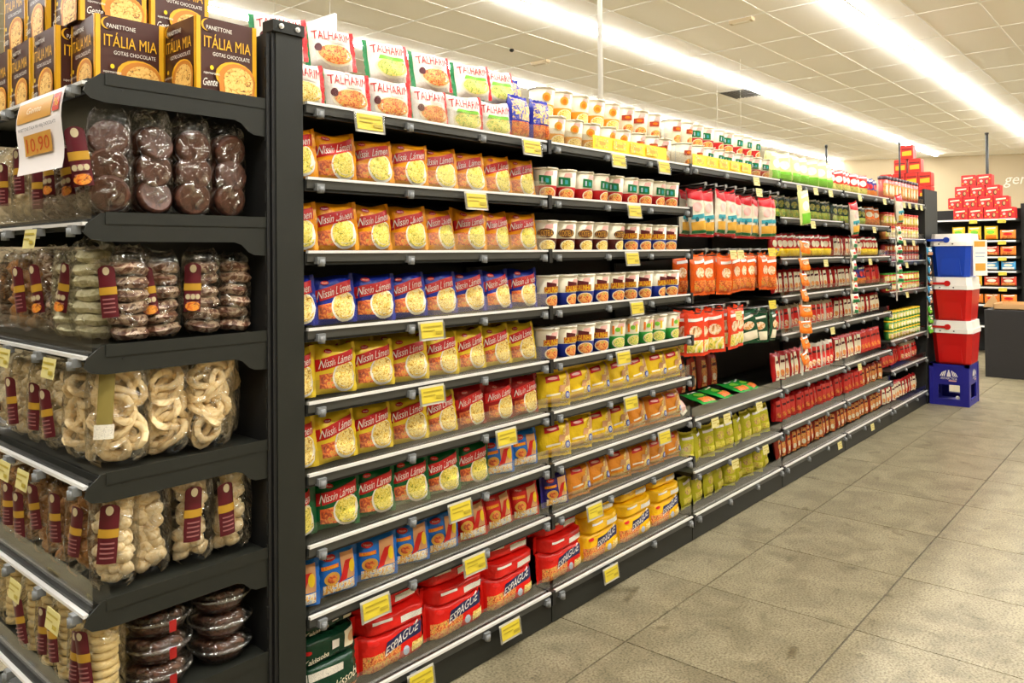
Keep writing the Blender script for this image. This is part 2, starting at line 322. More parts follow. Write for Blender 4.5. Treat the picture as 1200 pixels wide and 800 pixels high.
for q in KIND['hang_red_white']:    # white body below the red shoulder
    q['print'] = None
for i in range(2):
    w, h, t = .078, .215, .04
    pos, _ = pillow(w, h, t, sum(ord(c) for c in 'hang_red_white')+i*17, .011, 'z')
    KIND['hang_red_white'][i]['print'] = print_mesh('hang_print', [('quad', [(-w*.49, h*.8), (w*.49, h*.74), (w*.49, h*.945), (-w*.49, h*.945)], ink('bag_red', (206, 30, 40))), ('disc', 0, h*.62, w*.3, h*.1, PINK), ('quad', [(-w*.44, h*.06), (w*.44, h*.06), (w*.44, h*.12), (-w*.44, h*.12)], GREEN),
        ('quad', [(-w*.44, h*.13), (w*.44, h*.13), (w*.44, h*.32), (-w*.44, h*.3)], GOLD), ('quad', [(-w*.42, h*.36), (w*.42, h*.38), (w*.42, h*.47), (-w*.42, h*.45)], TEAL), ('disc', -w*.1, h*.36, w*.12, h*.05, ink('deep_teal', (20, 90, 100)))], pos)
def put(key, x, y, z, label, cat, group, rz=0, rx=0, ry=0, sc=1, i=None, seals=True, name=None):
    k = KIND[key]; q = k[random.randrange(len(k)) if i is None else i % len(k)]
    if abs(rx) < .5: z += q.get('w', 0)/2*abs(math.sin(ry))+(.0035 if rx else 0)+q.get('t', 0)/2*abs(math.sin(rx))*.5
    o = obj(name or 'packet', q['body'], None, (x, y, z), (rx, ry, rz), sc); tag(o, label, cat, group)
    if seals:
        for s in q['seals']: obj('crimped_seal', s, o)
    if q['print']: obj('printed_front', q['print'], o)
    return o
# ------------------------------------------------------------------ room shell
def concrete_like(name, cols, scale, rough, bump=.0, vein=False):
    m = bpy.data.materials.new(name); m.use_nodes = True; nt = m.node_tree; b = nt.nodes['Principled BSDF']; L = nt.links.new
    g = nt.nodes.new('ShaderNodeNewGeometry'); oi = nt.nodes.new('ShaderNodeObjectInfo')
    mul = nt.nodes.new('ShaderNodeVectorMath'); mul.operation = 'MULTIPLY_ADD'; mul.inputs[1].default_value = (1, 1, 1)
    sc = nt.nodes.new('ShaderNodeVectorMath'); sc.operation = 'SCALE'; sc.inputs['Scale'].default_value = 40
    cb = nt.nodes.new('ShaderNodeCombineXYZ'); L(oi.outputs['Random'], cb.inputs[0]); L(oi.outputs['Random'], cb.inputs[1]); L(cb.outputs[0], sc.inputs[0])
    L(g.outputs['Position'], mul.inputs[0]); L(sc.outputs[0], mul.inputs[2])
    def noise(s, d, dist=0):
        n = nt.nodes.new('ShaderNodeTexNoise'); n.inputs['Scale'].default_value = s; n.inputs['Detail'].default_value = d; n.inputs['Distortion'].default_value = dist; L(mul.outputs[0], n.inputs['Vector']); return n
    n1 = noise(scale*.05, 4, .8); n2 = noise(scale, 6); n3 = noise(scale*.07, 6, .6)
    r1 = nt.nodes.new('ShaderNodeValToRGB'); r1.color_ramp.elements[0].color = lin(cols[0]); r1.color_ramp.elements[1].color = lin(cols[1]); r1.color_ramp.elements[0].position = .35; r1.color_ramp.elements[1].position = .65
    r2_ = nt.nodes.new('ShaderNodeValToRGB'); r2_.color_ramp.elements[0].color = (1, 1, 1, 1); r2_.color_ramp.elements[1].color = lin(cols[2]); r2_.color_ramp.elements[0].position = .42; r2_.color_ramp.elements[1].position = .7
    r3 = nt.nodes.new('ShaderNodeValToRGB'); r3.color_ramp.elements[0].color = lin(cols[3]); r3.color_ramp.elements[1].color = (1, 1, 1, 1); r3.color_ramp.elements[0].position = .25; r3.color_ramp.elements[1].position = .38
    L(n1.outputs['Fac'], r1.inputs[0]); L(n2.outputs['Fac'], r2_.inputs[0]); L(n3.outputs['Fac'], r3.inputs[0])
    m1 = nt.nodes.new('ShaderNodeMix'); m1.data_type = 'RGBA'; m1.blend_type = 'MULTIPLY'; m1.inputs[0].default_value = 1
    m2 = nt.nodes.new('ShaderNodeMix'); m2.data_type = 'RGBA'; m2.blend_type = 'MULTIPLY'; m2.inputs[0].default_value = 1
    L(r1.outputs[0], m1.inputs[6]); L(r2_.outputs[0], m1.inputs[7]); L(m1.outputs[2], m2.inputs[6]); L(r3.outputs[0], m2.inputs[7]); L(m2.outputs[2], b.inputs['Base Color'])
    b.inputs['Roughness'].default_value = rough; b.inputs['Specular IOR Level'].default_value = .16
    MATS[name] = m; return m
GRANITE = concrete_like('granite_slab', [(122, 113, 90), (148, 138, 112), (162, 157, 147), (188, 181, 168)], 130, .36)
GROUT = mat('grout', (84, 76, 62), .8)
CEIL = mat('ceiling_panel', (251, 247, 238), .85, bump=.05, bscale=200); TBAR = mat('ceiling_bar', (250, 248, 242), .35)
WALL = mat('cream_wall', (190, 173, 142), .8, bump=.04, bscale=120)
DK = mat('dark_shelf_steel', (33, 34, 29), .5, 0, .3, bump=.03, bscale=300); DKB = mat('black_back_panel', (16, 16, 15), .6); DK2 = mat('charcoal_steel', (32, 33, 30), .55, 0, .3)
STEEL = mat('rail_steel', (232, 230, 226), .3, .25); CLIP = mat('grey_clip', (120, 122, 122), .35); BLK = mat('black_plastic', (14, 14, 14), .4)
LIPM = clear('clear_lip', (.965, .965, .955, 1), .008, .0, .06, 25, .3); BAGF = clear('clear_bag_film', (.98, .975, .96, 1), .012, .5, .1, 34, .5); TRAYM = clear('clear_tray', (.95, .94, .92, 1), .05, .08, .1, 30)
CZ = 3.97
# floor: grout bed with separate slabs
fb = MB(); fb.box(-9, 30, -9, 16, -.06, -.004, GROUT); floor = struct(obj('floor', fb))
slab = MB(); s_ = .272-.002; sy = .2715-.002
slab.box(-s_, s_, -sy, sy, -.02, 0, GRANITE); slab_me = slab.mesh('floor_slab')
for i in range(-4, 17):
    for j in range(-1, 12):
        o = obj('floor_slab', slab_me, floor, (2.19+.28+.56*i, -.255+.2725-.545*j, 0), (0, 0, 0), (.56/.544, 1, 1))
fr_ = MB(); fr_.box(2.19+.56*17, 30, -9, 16, -.01, 0, GRANITE); fr_.box(-9, 2.19-.56*4, -9, 16, -.01, 0, GRANITE); fr_.box(2.19-.56*4, 2.19+.56*17, -9, -.255-.545*11, -.01, 0, GRANITE); fr_.box(2.19-.56*4, 2.19+.56*17, -.255+.545*2, 16, -.01, 0, GRANITE)
obj('outer_paving', fr_, floor)
# ceiling: panels in a bar grid
cb_ = MB(); cb_.box(-9, 30, -9, 16, CZ+.02, CZ+.1, CEIL); ceiling = struct(obj('ceiling', cb_))
TXS, TYS = 1.233, .629
X0c, Y0c = 2.722*2.7, 0.64*2.7-1.675       # one bar crossing
pan = MB(); pan.box(-TXS/2+.011, TXS/2-.011, -TYS/2+.011, TYS/2-.011, 0, .015, CEIL); pan_me = pan.mesh('ceiling_panel')
ix0, ix1, iy0, iy1 = -7, 7, -4, 16
for i in range(ix0, ix1):
    for j in range(iy0, iy1): obj('ceiling_panel', pan_me, ceiling, (X0c+TXS*(i+.5), Y0c+TYS*(j+.5), CZ))
pf = MB()
pf.box(X0c+TXS*ix1, 30, -9, 16, CZ, CZ+.015, CEIL); pf.box(-9, X0c+TXS*ix0, -9, 16, CZ, CZ+.015, CEIL); pf.box(X0c+TXS*ix0, X0c+TXS*ix1, -9, Y0c+TYS*iy0, CZ, CZ+.015, CEIL); pf.box(X0c+TXS*ix0, X0c+TXS*ix1, Y0c+TYS*iy1, 16, CZ, CZ+.015, CEIL)
obj('outer_ceiling_panels', pf, ceiling)
for i in range(-12, 18):
    b = MB(); x = X0c+TXS*i; b.box(x-.01, x+.01, -9, 16, CZ-.005, CZ+.012, TBAR); obj('ceiling_bar', b, ceiling)
for j in range(-10, 24):
    b = MB(); y = Y0c+TYS*j; b.box(-9, 30, y-.01, y+.01, CZ-.004, CZ+.013, TBAR); obj('ceiling_bar', b, ceiling)
# walls
def wallbox(name, p, q, th=.1):
    b = MB(); d = Vector((q[0]-p[0], q[1]-p[1], 0)); n = Vector((-d.y, d.x, 0)).normalized()*th
    b.prism([(p[0], p[1]), (q[0], q[1]), (q[0]+n.x, q[1]+n.y), (p[0]+n.x, p[1]+n.y)], 'z', 0, CZ+.05, WALL); return struct(obj(name, b))
wallbox('wall_far', (29.9, -6), (19.9, 15.9)); wallbox('wall_back', (-8.9, 15.9), (20, 15.9)); wallbox('wall_left', (-8.9, -8.9), (-8.9, 15.9)); wallbox('wall_front', (30, -8.9), (-8.9, -8.9))
wallbox('wall_right', (29.9, -6), (29.9, -8.9))
# white script on the far wall
wd = Vector((19.9-29.9, 15.9+6, 0)).normalized(); wn = Vector((-wd.y, wd.x, 0))*-1
if wn.x > 0: wn = -wn
def wall_pt(t, z, off): p = Vector((29.9, -6, 0))+wd*t+wn*(off+.102); return (p.x, p.y, z)
lt = print_mesh('wall_word', [('text', 'gen', 0, 0, .30, .56, 0, WHITE, .25)], lambda x, z, o: wall_pt(8.9-x, 3.27+z, o))
tag(obj('wall_lettering', lt), 'white script letters gen on the cream far wall', 'lettering')
# fluorescent strips: rows of fixtures along the aisles
HOUS = mat('fixture_white', (235, 232, 225), .4)
TUB = mat('fluorescent_tube', (255, 250, 240), .5, emit=(TUBE_COL, TUBE))
hm = MB(); hm.box(-.61, .61, -.066, .066, -.008, 0, HOUS); hm_me = hm.mesh('housing')
tm = MB(); tm.prism([(.06*math.cos(math.pi*k/10), -.008-.034*math.sin(math.pi*k/10)) for k in range(11)], 'x', -.596, .596, TUB); tm_me = tm.mesh('diffuser')
em_ = MB(); em_.prism([(.063*math.cos(math.pi*k/10), -.008-.037*math.sin(math.pi*k/10)) for k in range(11)], 'x', .596, .61, HOUS); em_me = em_.mesh('end_cap')
rown = {-2: 'second row in front of the long gondola', -1: 'row above the front aisle', 0: 'row above the long gondola', 1: 'row above the aisle behind the gondola', 2: 'farthest row behind the gondola'}
for k in range(-2, 3):
    y = 1.19+2.57*k; n = 0
    for i in range(-8, 14):
        x = X0c+TXS*(i+.5); n += 1
        fx = empty('ceiling_light', (x, y, CZ-.003)); tag(fx, f'{ORD[n]} ceiling light from the left, {rown[k]}', 'ceiling light', 'fluorescent ceiling lights')
        obj('housing', hm_me, fx); obj('diffuser', tm_me, fx); obj('end_cap', em_me, fx); obj('end_cap', em_me, fx, (-1.206, 0, 0))
# ceiling fittings
VENTM = mat('vent_grey', (120, 118, 112), .5)
ve = empty('air_vent', (4.7*2.7, 2.13*2.7-1.675, CZ-.004)); tag(ve, 'grey square air vent in the ceiling beside the light row', 'vent')
b = MB(); b.box(-.32, .32, -.28, .28, -.004, 0, VENTM); obj('frame', b, ve)
for i in range(9):
    b = MB(); b.box(-.3, .3, -.25+.06*i, -.225+.06*i, -.016, -.004, mat('vent_slat', (95, 94, 90), .5)); obj('slat', b, ve)
for (cx, cy, lab) in ((3.195, 1.45, 'small beige emergency lamp on the ceiling nearer the long light row'), (3.18, 2.545, 'small beige emergency lamp on the ceiling above the white noodle bags')):
    e = empty('emergency_lamp', (cx*2.7, cy*2.7-1.675, CZ-.003)); tag(e, lab, 'emergency lamp', 'ceiling emergency lamps')
    b = MB(); b.prism([(-.05, 0), (.05, 0), (.04, -.04), (-.04, -.04)], 'y', -.14, .14, mat('lamp_beige', (196, 176, 140), .5)); obj('case', b, e)
    b = MB(); b.box(-.03, .03, -.1, .1, -.046, -.04, mat('lamp_lens', (225, 215, 190), .3)); obj('lens', b, e)
b = MB(); b.lathe([(.03, 0), (.03, -.02), (.015, -.035)], BLK, 12); o = obj('ceiling_sensor', b, None, (2.9*2.7, 2.5*2.7-1.675, CZ-.002)); tag(o, 'tiny dark sensor on a ceiling bar', 'sensor')
# ------------------------------------------------------------------ main gondola
XB = [1.145, 2.133, 3.138, 4.143, 5.148, 6.153, 7.165]
ROWS = {0: [1.655, 1.466, 1.281, 1.087, .903, .724, .546, .371, .115], 1: [1.655, 1.466, 1.281, 1.087, .903, .724, .546, .371, .115], 2: [1.655, .53, .302, .115],
        3: [1.65, 1.455, 1.232, 1.028, .822, .54, .32, .115], 4: [1.65, 1.445, 1.229, 1.028, .824, .547, .321, .115], 5: [1.645, 1.36, 1.19, .965, .606, .389, .115]}
BAYN = ['first', 'second', 'third', 'fourth', 'fifth', 'sixth']
DEP = .41
clip_b = MB(); clip_b.box(-.012, .012, -.014, .004, -.024, -.006, CLIP); clip_b.tube([(0, -.012, -.03), (0, -.012, -.012)], .009, CLIP, 8); clip_me = clip_b.mesh('clip')
for bi in range(6):
    x0, x1 = XB[bi], XB[bi+1]; L_ = x1-x0
    bay = empty('gondola_bay', (x0, 0, 0)); tag(bay, f'{BAYN[bi]} bay from the dark post of the long charcoal shelving gondola', 'shelving', 'bays of the long gondola')
    b = MB(); b.box(0, L_, DEP+.012, DEP+.03, .02, 1.8, DKB); obj('back_panel', b, bay)
    b = MB(); b.box(.001, .03, DEP-.01, DEP+.011, .02, 1.83, DK2)
    for kz in range(34): b.box(.01, .02, DEP-.012, DEP-.009, .1+.05*kz, .13+.05*kz, BLK)
    obj('upright', b, bay)
    b = MB(); b.box(.003, L_-.003, .006, .02, .004, .1, DK); b.box(.003, L_-.003, .02, DEP, .004, .02, DK2); obj('kick_plate', b, bay)
    for ri, z in enumerate(ROWS[bi]):
        sh = MB(); sh.box(.002, L_-.002, .004, DEP, z-.022, z-.006, DK); sh.box(.002, L_-.002, .002, .012, z-.034, z-.006, DK2)
        so = obj('shelf', sh, bay)
        b = MB(); b.box(0.004, L_-.004, -.009, .001, z-.005, z+.002, STEEL); b.box(.004, L_-.004, -.005, .002, z-.026, z-.005, mat('rail_face', (70, 70, 66), .35, .4)); obj('price_rail', b, so)
        if not (bi == 1 and 1 <= ri <= 4):
            b = MB(); b.box(.01, L_-.01, .004, .0065, z-.002, z+(.052 if bi < 3 else .045), LIPM); obj('clear_lip', b, so)
        for k in range(4):
            obj('clip', clip_me, so, (.04+(L_-.08)*k/3, 0, z-.008))
        b = MB(); b.prism([(-.012, z+.004), (.03, z-.035), (.35, z-.06), (.40, z-.06), (.40, z-.02), (.0, z-.004)], 'x', L_-.008, L_-.001, BLK); b.box(L_-.018, L_-.001, -.014, .012, z-.042, z+.005, BLK); obj('end_bracket', b, so)
# near end post with its cap and two bolts
po = empty('end_post', (1.057, 0, 0)); tag(po, 'tall dark grey end post with two bolts between endcap and noodle shelves', 'post')
b = MB(); b.box(.009, .085, .0, .03, 0, 1.815, DK); b.box(0, .010, .004, .04, 0, 1.815, DKB); obj('column', b, po)
b = MB(); b.box(-.002, .087, -.006, .04, 1.815, 1.843, DK2); cap = obj('cap', b, po)
for x in (.02, .066):
    b = MB(); b.tube([(0, 0, 0), (0, -.004, 0)], .0065, STEEL, 10); b.tube([(0, -.004, 0), (0, -.007, 0)], [.005, .003], STEEL, 6); obj('bolt', b, cap, (x, -.006, 1.829))
# ------------------------------------------------------------------ price tags
TAGY = mat('tag_yellow', (206, 184, 44), .5); TAGP = mat('tag_pale', (206, 194, 128), .5); TAGSL = clear('tag_sleeve', (.95, .95, .95, 1), .08, 0, .1)
def tag_mesh(w, h, m, words=True):
    b = MB(); b.box(-w/2, w/2, -.0006, .0006, -h, 0, m)
    if words:
        S = [('quad', [(-w*.42, -h*.3), (w*.42, -h*.3), (w*.42, -h*.2), (-w*.42, -h*.2)], ink('tag_print', (168, 148, 40))), ('quad', [(-w*.42, -h*.55), (w*.1, -h*.55), (w*.1, -h*.48), (-w*.42, -h*.48)], ink('tag_print', (168, 148, 40))), ('quad', [(w*.12, -h*.8), (w*.44, -h*.8), (w*.44, -h*.6), (w*.12, -h*.6)], ink('tag_print', (168, 148, 40)))]
        p = print_mesh('tag_print', S, lambda x, z, o: (x, -.0006-o, z))
    else: p = None
    return b.mesh('price_tag'), p
sl = MB(); sl.box(-.049, .049, .0016, .0026, -.049, .006, mat('sleeve_back', (190, 186, 172), .4)); sl.box(-.049, -.0445, -.002, .0016, -.049, .0, TAGSL); sl.box(.0445, .049, -.002, .0016, -.049, .0, TAGSL); sleeve_me = sl.mesh('tag_sleeve')
TG = tag_mesh(.086, .042, TAGY); TGP = tag_mesh(.07, .042, TAGP); TGS = tag_mesh(.05, .042, TAGP, False)
SHN = ['top', 'second', 'third', 'fourth', 'fifth', 'sixth', 'seventh', 'eighth', 'bottom']
def price_tag(x, z, label, kind=TG, sleeve=True, y=-.026, rz=0):
    o = obj('price_tag', kind[0], None, (x, y, z-.012), (R(-8), 0, rz)); tag(o, label, 'price tag', 'shelf price tags')
    if kind[1]: obj('tag_print', kind[1], o)
    if sleeve: obj('tag_sleeve', sleeve_me, o)
for bi, ri, xs in ((0, 0, (1.33, 2.01)), (0, 1, (1.74,)), (0, 3, (1.55,)), (0, 4, (1.55,)), (0, 5, (1.87,)), (0, 6, (1.66,)), (0, 7, (1.34, 1.72)), (0, 8, (1.5, 1.88)), (1, 0, (2.53, 2.87)), (1, 1, (2.64,)), (1, 2, (2.62,)), (1, 3, (2.65,)), (1, 4, (2.55,)), (1, 5, (2.6,)), (1, 6, (2.85,)), (1, 7, (2.35,)), (1, 8, (2.45,))):
    for n, x in enumerate(xs):
        pos_ = '' if len(xs) == 1 else ('left ' if n == 0 else 'right ')
        price_tag(x, ROWS[bi][ri], f'{pos_}yellow price tag on the {SHN[ri]} shelf rail of the {BAYN[bi]} bay', TG)
for bi, ri, xs in ((2, 0, (3.78,)), (2, 1, (3.3, 3.42, 3.78)), (2, 2, (3.5, 3.85)), (3, 0, (4.35, 4.6, 4.85)), (3, 1, (4.55,)), (3, 2, (4.75,)), (3, 4, (4.85,)), (3, 7, (4.95,)), (4, 0, (5.4, 5.95)), (4, 1, (5.7,)), (4, 2, (5.6,)), (4, 5, (5.35,)), (4, 7, (5.6,)), (5, 0, (6.3, 6.45, 6.6, 6.8, 6.95)), (5, 1, (6.45, 6.7)), (5, 2, (6.5,)), (5, 3, (6.5,))):
    for n, x in enumerate(xs):
        pos_ = '' if len(xs) == 1 else ORD[n+1]+' '
        price_tag(x, ROWS[bi][ri], f'{pos_}pale price tag on the {SHN[ri] if ri < len(ROWS[bi])-1 else "bottom"} shelf rail of the {BAYN[bi]} bay', TGP, False)
# ------------------------------------------------------------------ noodle packets, first bay
def row(keys, bi, ri, what, cat='noodle packet', x_start=None, sp=.1295, y=.06, dz=0, tilt=-.13, extra='', back=False):
    """keys: list of (kind key, colour words); placed left to right"""
    x = (XB[bi]+.02 if x_start is None else x_start); z = ROWS[bi][ri]-.0055+dz; cnt = {}
    for n, (key, colour) in enumerate(keys):
        cnt[colour] = cnt.get(colour, 0)+1
        shelf = SHN[ri] if ri < len(ROWS[bi])-1 else 'bottom'
        lab = f'{ORD[cnt[colour]]} {colour} {what} from left{extra}, {shelf} shelf, {BAYN[bi]} bay'
        put(key, x+sp*n, y+random.uniform(-.004, .004), z, lab, cat, f'{what}s on the {shelf} shelf of the {BAYN[bi]} bay', rz=R(random.uniform(-18, 0)), rx=tilt+random.uniform(-.1, .04), ry=R(random.uniform(-2.5, 2.5)), sc=(1, 1, 1.08 if cat == 'noodle packet' and bi == 0 else 1))
N = 'noodle packet'
row([('lamen_orange', 'orange')]*8, 0, 1, N, x_start=1.15)
row([('lamen_orange', 'orange')]*8, 0, 2, N, x_start=1.152)
row([('lamen_blue', 'blue')]*8, 0, 3, N, x_start=1.15)
row([('lamen_yellow', 'yellow')]*8, 0, 4, N, x_start=1.15)
row([('lamen_yellow', 'yellow')]*5+[('lamen_red', 'dark red')]*3, 0, 5, N, x_start=1.152)
row([('lamen_green', 'green')]*6+[('kids_blue', 'bright blue')]*2, 0, 6, N, x_start=1.152)
row([('kids_blue', 'bright blue')]*5+[('kids_red', 'red and yellow')]*3, 0, 7, N, x_start=1.152)
for ri, ks in ((4, [('lamen_yellow', 'yellow')]*8), (5, [('lamen_yellow', 'yellow')]*5+[('lamen_red', 'dark red')]*3), (6, [('lamen_green', 'green')]*6+[('kids_blue', 'bright blue')]*2), (7, [('kids_blue', 'bright blue')]*5+[('kids_red', 'red and yellow')]*3)):
    row(ks, 0, ri, N, x_start=1.162, y=.15, dz=.004, extra=' in back row')
put('kids_red', 2.06, .105, ROWS[0][7]+.112, 'red and yellow noodle packet lying on top of the others, eighth shelf', N, None, rx=-1.25)
# white tagliatelle bags, two tiers on the top shelf
tal = ['talharim_gold', 'talharim_meat', 'talharim_meat', 'talharim_meat', 'talharim_green', 'talharim_green']
for n, x in enumerate((1.185, 1.335, 1.485, 1.645, 1.795, 1.94)):
    put(tal[n], x, .075, 1.652, f'{ORD[n+1]} white tagliatelle bag from the post, lower tier of the top shelf', 'pasta bag', 'white tagliatelle bags on the top shelf', rz=R(random.uniform(-16, -4)), rx=-.14, i=n, name='pasta_bag')
for n, x in enumerate((1.2, 1.36, 1.52, 1.68, 1.84)):
    put('talharim_meat' if n % 2 == 0 else 'talharim_green', x, .17, 1.652, f'{ORD[n+1]} white tagliatelle bag from the post, behind the lower tier', 'pasta bag', 'white tagliatelle bags on the top shelf', rx=-.1, i=n, name='pasta_bag')
for n, (x, k) in enumerate(((1.165, 'talharim_gold'), (1.33, 'talharim_meat'), (1.535, 'talharim_green'), (1.715, 'talharim_meat'), (1.9, 'talharim_green'), (2.03, 'talharim_green'))):
    put(k, x, .135, 1.783, f'{ORD[n+1]} white tagliatelle bag from the post, upper tier of the top shelf', 'pasta bag', 'white tagliatelle bags on the top shelf', rz=R(random.uniform(-18, -2)), rx=-.22, i=n, name='pasta_bag')
put('snack_blue', 2.055, .075, 1.652, 'blue and yellow snack bag beside the white tagliatelle bags, top shelf', 'snack bag', 'blue snack bags on the top shelf', name='snack_bag')
put('snack_blue', 2.1, .15, 1.73, 'blue and yellow snack bag standing behind its twin on top shelf', 'snack bag', 'blue snack bags on the top shelf', name='snack_bag')
put('snack_blue', 2.17, .075, 1.652, 'blue and yellow snack bag beside the golden cups on top shelf', 'snack bag', 'blue snack bags on the top shelf', name='snack_bag')
# long pasta packets stacked on the bottom shelf
def esp_col(x, key, colour, n, bayn):
    z = .112; g = f'{colour} long pasta packets on the bottom shelf'
    put(key, x, .07, z, f'{colour} long pasta packet standing lowest in stack {n}, bottom shelf, {bayn} bay', 'pasta packet', g, rx=-.06, name='pasta_packet')
    put(key+'_flat', x+.004, .092, z+.104, f'{colour} long pasta packet lying in the middle of stack {n}, bottom shelf, {bayn} bay', 'pasta packet', g, rz=R(random.uniform(-4, 4)), name='pasta_packet')
    put(key+'_flat', x-.006, .108, z+.161, f'{colour} long pasta packet on top of stack {n}, bottom shelf, {bayn} bay', 'pasta packet', g, rz=R(random.uniform(-5, 5)), name='pasta_packet')
for n, x in enumerate((1.47, 1.72, 1.97)): esp_col(x, 'espague_red', 'red', ORD[n+1], 'first')
esp_col(2.255, 'espague_red', 'red', 'first', 'second')
for n, x in enumerate((2.5, 2.745, 2.985)): esp_col(x, 'espague_yellow', 'yellow', ORD[n+1], 'second')
put('yakissoba', 1.25, .07, .112, 'dark green stir-fry noodle packet standing at the bottom beside the post', 'noodle packet', 'dark green noodle packets', rx=-.06)
put('yakissoba_flat', 1.245, .092, .217, 'dark green stir-fry noodle packet lying in the middle of its stack', 'noodle packet', 'dark green noodle packets')
put('yakissoba_flat', 1.25, .105, .289, 'dark green stir-fry noodle packet on top of the stack beside the post', 'noodle packet', 'dark green noodle packets', rz=R(4), sc=(1, 1, .7))
# ------------------------------------------------------------------ cup noodles
CUPW = mat('cup_paper', (232, 222, 196), .45); LIDM = mat('cup_lid', (236, 226, 206), .35); RIMM = mat('cup_rim', (225, 216, 190), .35)
def cup_kind(key, low, word, wcol, dish, word2=None):
    b = MB(); hC = .112; rb, rt = .039, .049
    def rad(z): return rb+(rt-rb)*z/hC
    zs = hC*.43
    b.lathe([(rb-.004, 0), (rb, .003), (rad(zs), zs), (rad(zs)+.0001, zs+.0005), (rt-.001, hC-.006)], [low, low, CUPW, CUPW], 22)
    body = b.mesh(key)
    l = MB(); l.lathe([(rt-.001, hC-.007), (rt+.0022, hC-.006), (rt+.0022, hC-.001), (rt-.003, hC), (.001, hC+.0008)], [RIMM, RIMM, LIDM, LIDM], 22)
    tab = MB(); tab.prism([(.02, -rt-.012), (.036, -rt+.012), (.012, -rt+.004)], 'z', hC-.004, hC-.001, LIDM)
    def pos(x, z, off):
        a = x/rad(z)-math.pi/2; q = rad(z)+off; return (q*math.cos(a), q*math.sin(a), z)
    S = [('quad', [(-.052, .012), (-.05, .012), (-.052, .1), (-.054, .1)], SILVER), ('disc', .018, hC*.2, .031, hC*.19, CREAM), ('disc', .018, hC*.2, .027, hC*.165, dish)]
    S.append(('quad', [(.004, hC*.72), (.038, hC*.74), (.038, hC*.88), (.012, hC*.86)], PINK))
    S += word
    p = print_mesh(key+'_print', S, pos)
    KIND[key] = [dict(body=body, seals=[], print=p, lid=l.mesh('cup_lid'), tab=tab.mesh('lid_tab'), w=.1, h=hC, t=.1)]
hC = .112
low_red = mat('cup_red', (190, 24, 28), .4); low_brown = mat('cup_brown', (84, 24, 18), .4); low_blue = mat('cup_blue', (24, 44, 140), .4); low_green = mat('cup_green', (50, 160, 60), .4); low_gold = mat('cup_gold', (236, 160, 40), .4); low_brick = mat('cup_brick', (226, 214, 190), .4)
cup_kind('cup_red', low_red, [('quad', [(-.012, hC*.48), (.03, hC*.45), (.03, hC*.72), (-.012, hC*.76)], GREEN), ('quad', [(-.004, hC*.52), (.002, hC*.52), (.002, hC*.68), (-.004, hC*.68)], SILVER), ('quad', [(.01, hC*.52), (.02, hC*.52), (.02, hC*.64), (.01, hC*.66)], TEAL)], WHITE, SAUCE)
cup_kind('cup_brown', low_brown, [('disc', .01, hC*.6, .03, hC*.14, BROWN), ('text', 'COSTELA', .01, hC*.6, .02, .05, 0, GOLD)], WHITE, NOOD)
cup_kind('cup_blue', low_blue, [('quad', [(-.01, hC*.6), (.03, hC*.66), (.03, hC*.74), (-.01, hC*.8)], MAROON), ('quad', [(-.018, hC*.45), (.04, hC*.47), (.04, hC*.66), (-.018, hC*.64)], ink('logo_rust', (160, 60, 30))), ('text', 'GALINHA', .011, hC*.555, .021, .054, .03, YEL)], WHITE, SAUCE)
cup_kind('cup_green', low_green, [('quad', [(-.012, hC*.5), (-.004, hC*.5), (-.004, hC*.8), (-.012, hC*.8)], ORANGE), ('disc', .008, hC*.66, .01, hC*.08, LIME), ('quad', [(.02, hC*.5), (.028, hC*.5), (.028, hC*.78), (.02, hC*.78)], YEL)], WHITE, GREENF)
cup_kind('cup_gold', low_gold, [('disc', .014, hC*.66, .016, hC*.14, GOLD), ('disc', .014, hC*.64, .009, hC*.08, ORANGE)], WHITE, NOOD)
cup_kind('cup_brick', low_brick, [('quad', [(-.014, hC*.5), (.03, hC*.5), (.03, hC*.7), (-.014, hC*.68)], ink('brick', (170, 60, 34))), ('disc', .01, hC*.6, .012, hC*.05, ORANGE)], WHITE, SAUCE)
def cup(key, x, y, z, label, group, rz=None):
    o = put(key, x, y, z, label, 'cup', group, rz=R(random.uniform(-62, -18)) if rz is None else rz, seals=False, name='noodle_cup')
    k = KIND[key][0]; l = obj('lid', k['lid'], o); obj('lid_tab', k['tab'], l)
def cup_row(keys, bi, ri, x_start=2.185, sp=.1075):
    cnt = {}
    for n, (key, colour) in enumerate(keys):
        cnt[colour] = cnt.get(colour, 0)+1
        cup(key, x_start+sp*n, .06+random.uniform(-.004, .004), ROWS[bi][ri]-.0055, f'{ORD[cnt[colour]]} {colour} noodle cup from left, {SHN[ri]} shelf, {BAYN[bi]} bay', f'noodle cups on the {SHN[ri]} shelf of the {BAYN[bi]} bay')
cup_row([('cup_red', 'red-based')]*9, 1, 1)
cup_row([('cup_brown', 'brown-based')]*5+[('cup_blue', 'blue-based')]*4, 1, 2)
cup_row([('cup_blue', 'blue-based')]*9, 1, 3)
cup_row([('cup_blue', 'blue-based')]*4+[('cup_green', 'green-based')]*5, 1, 4)
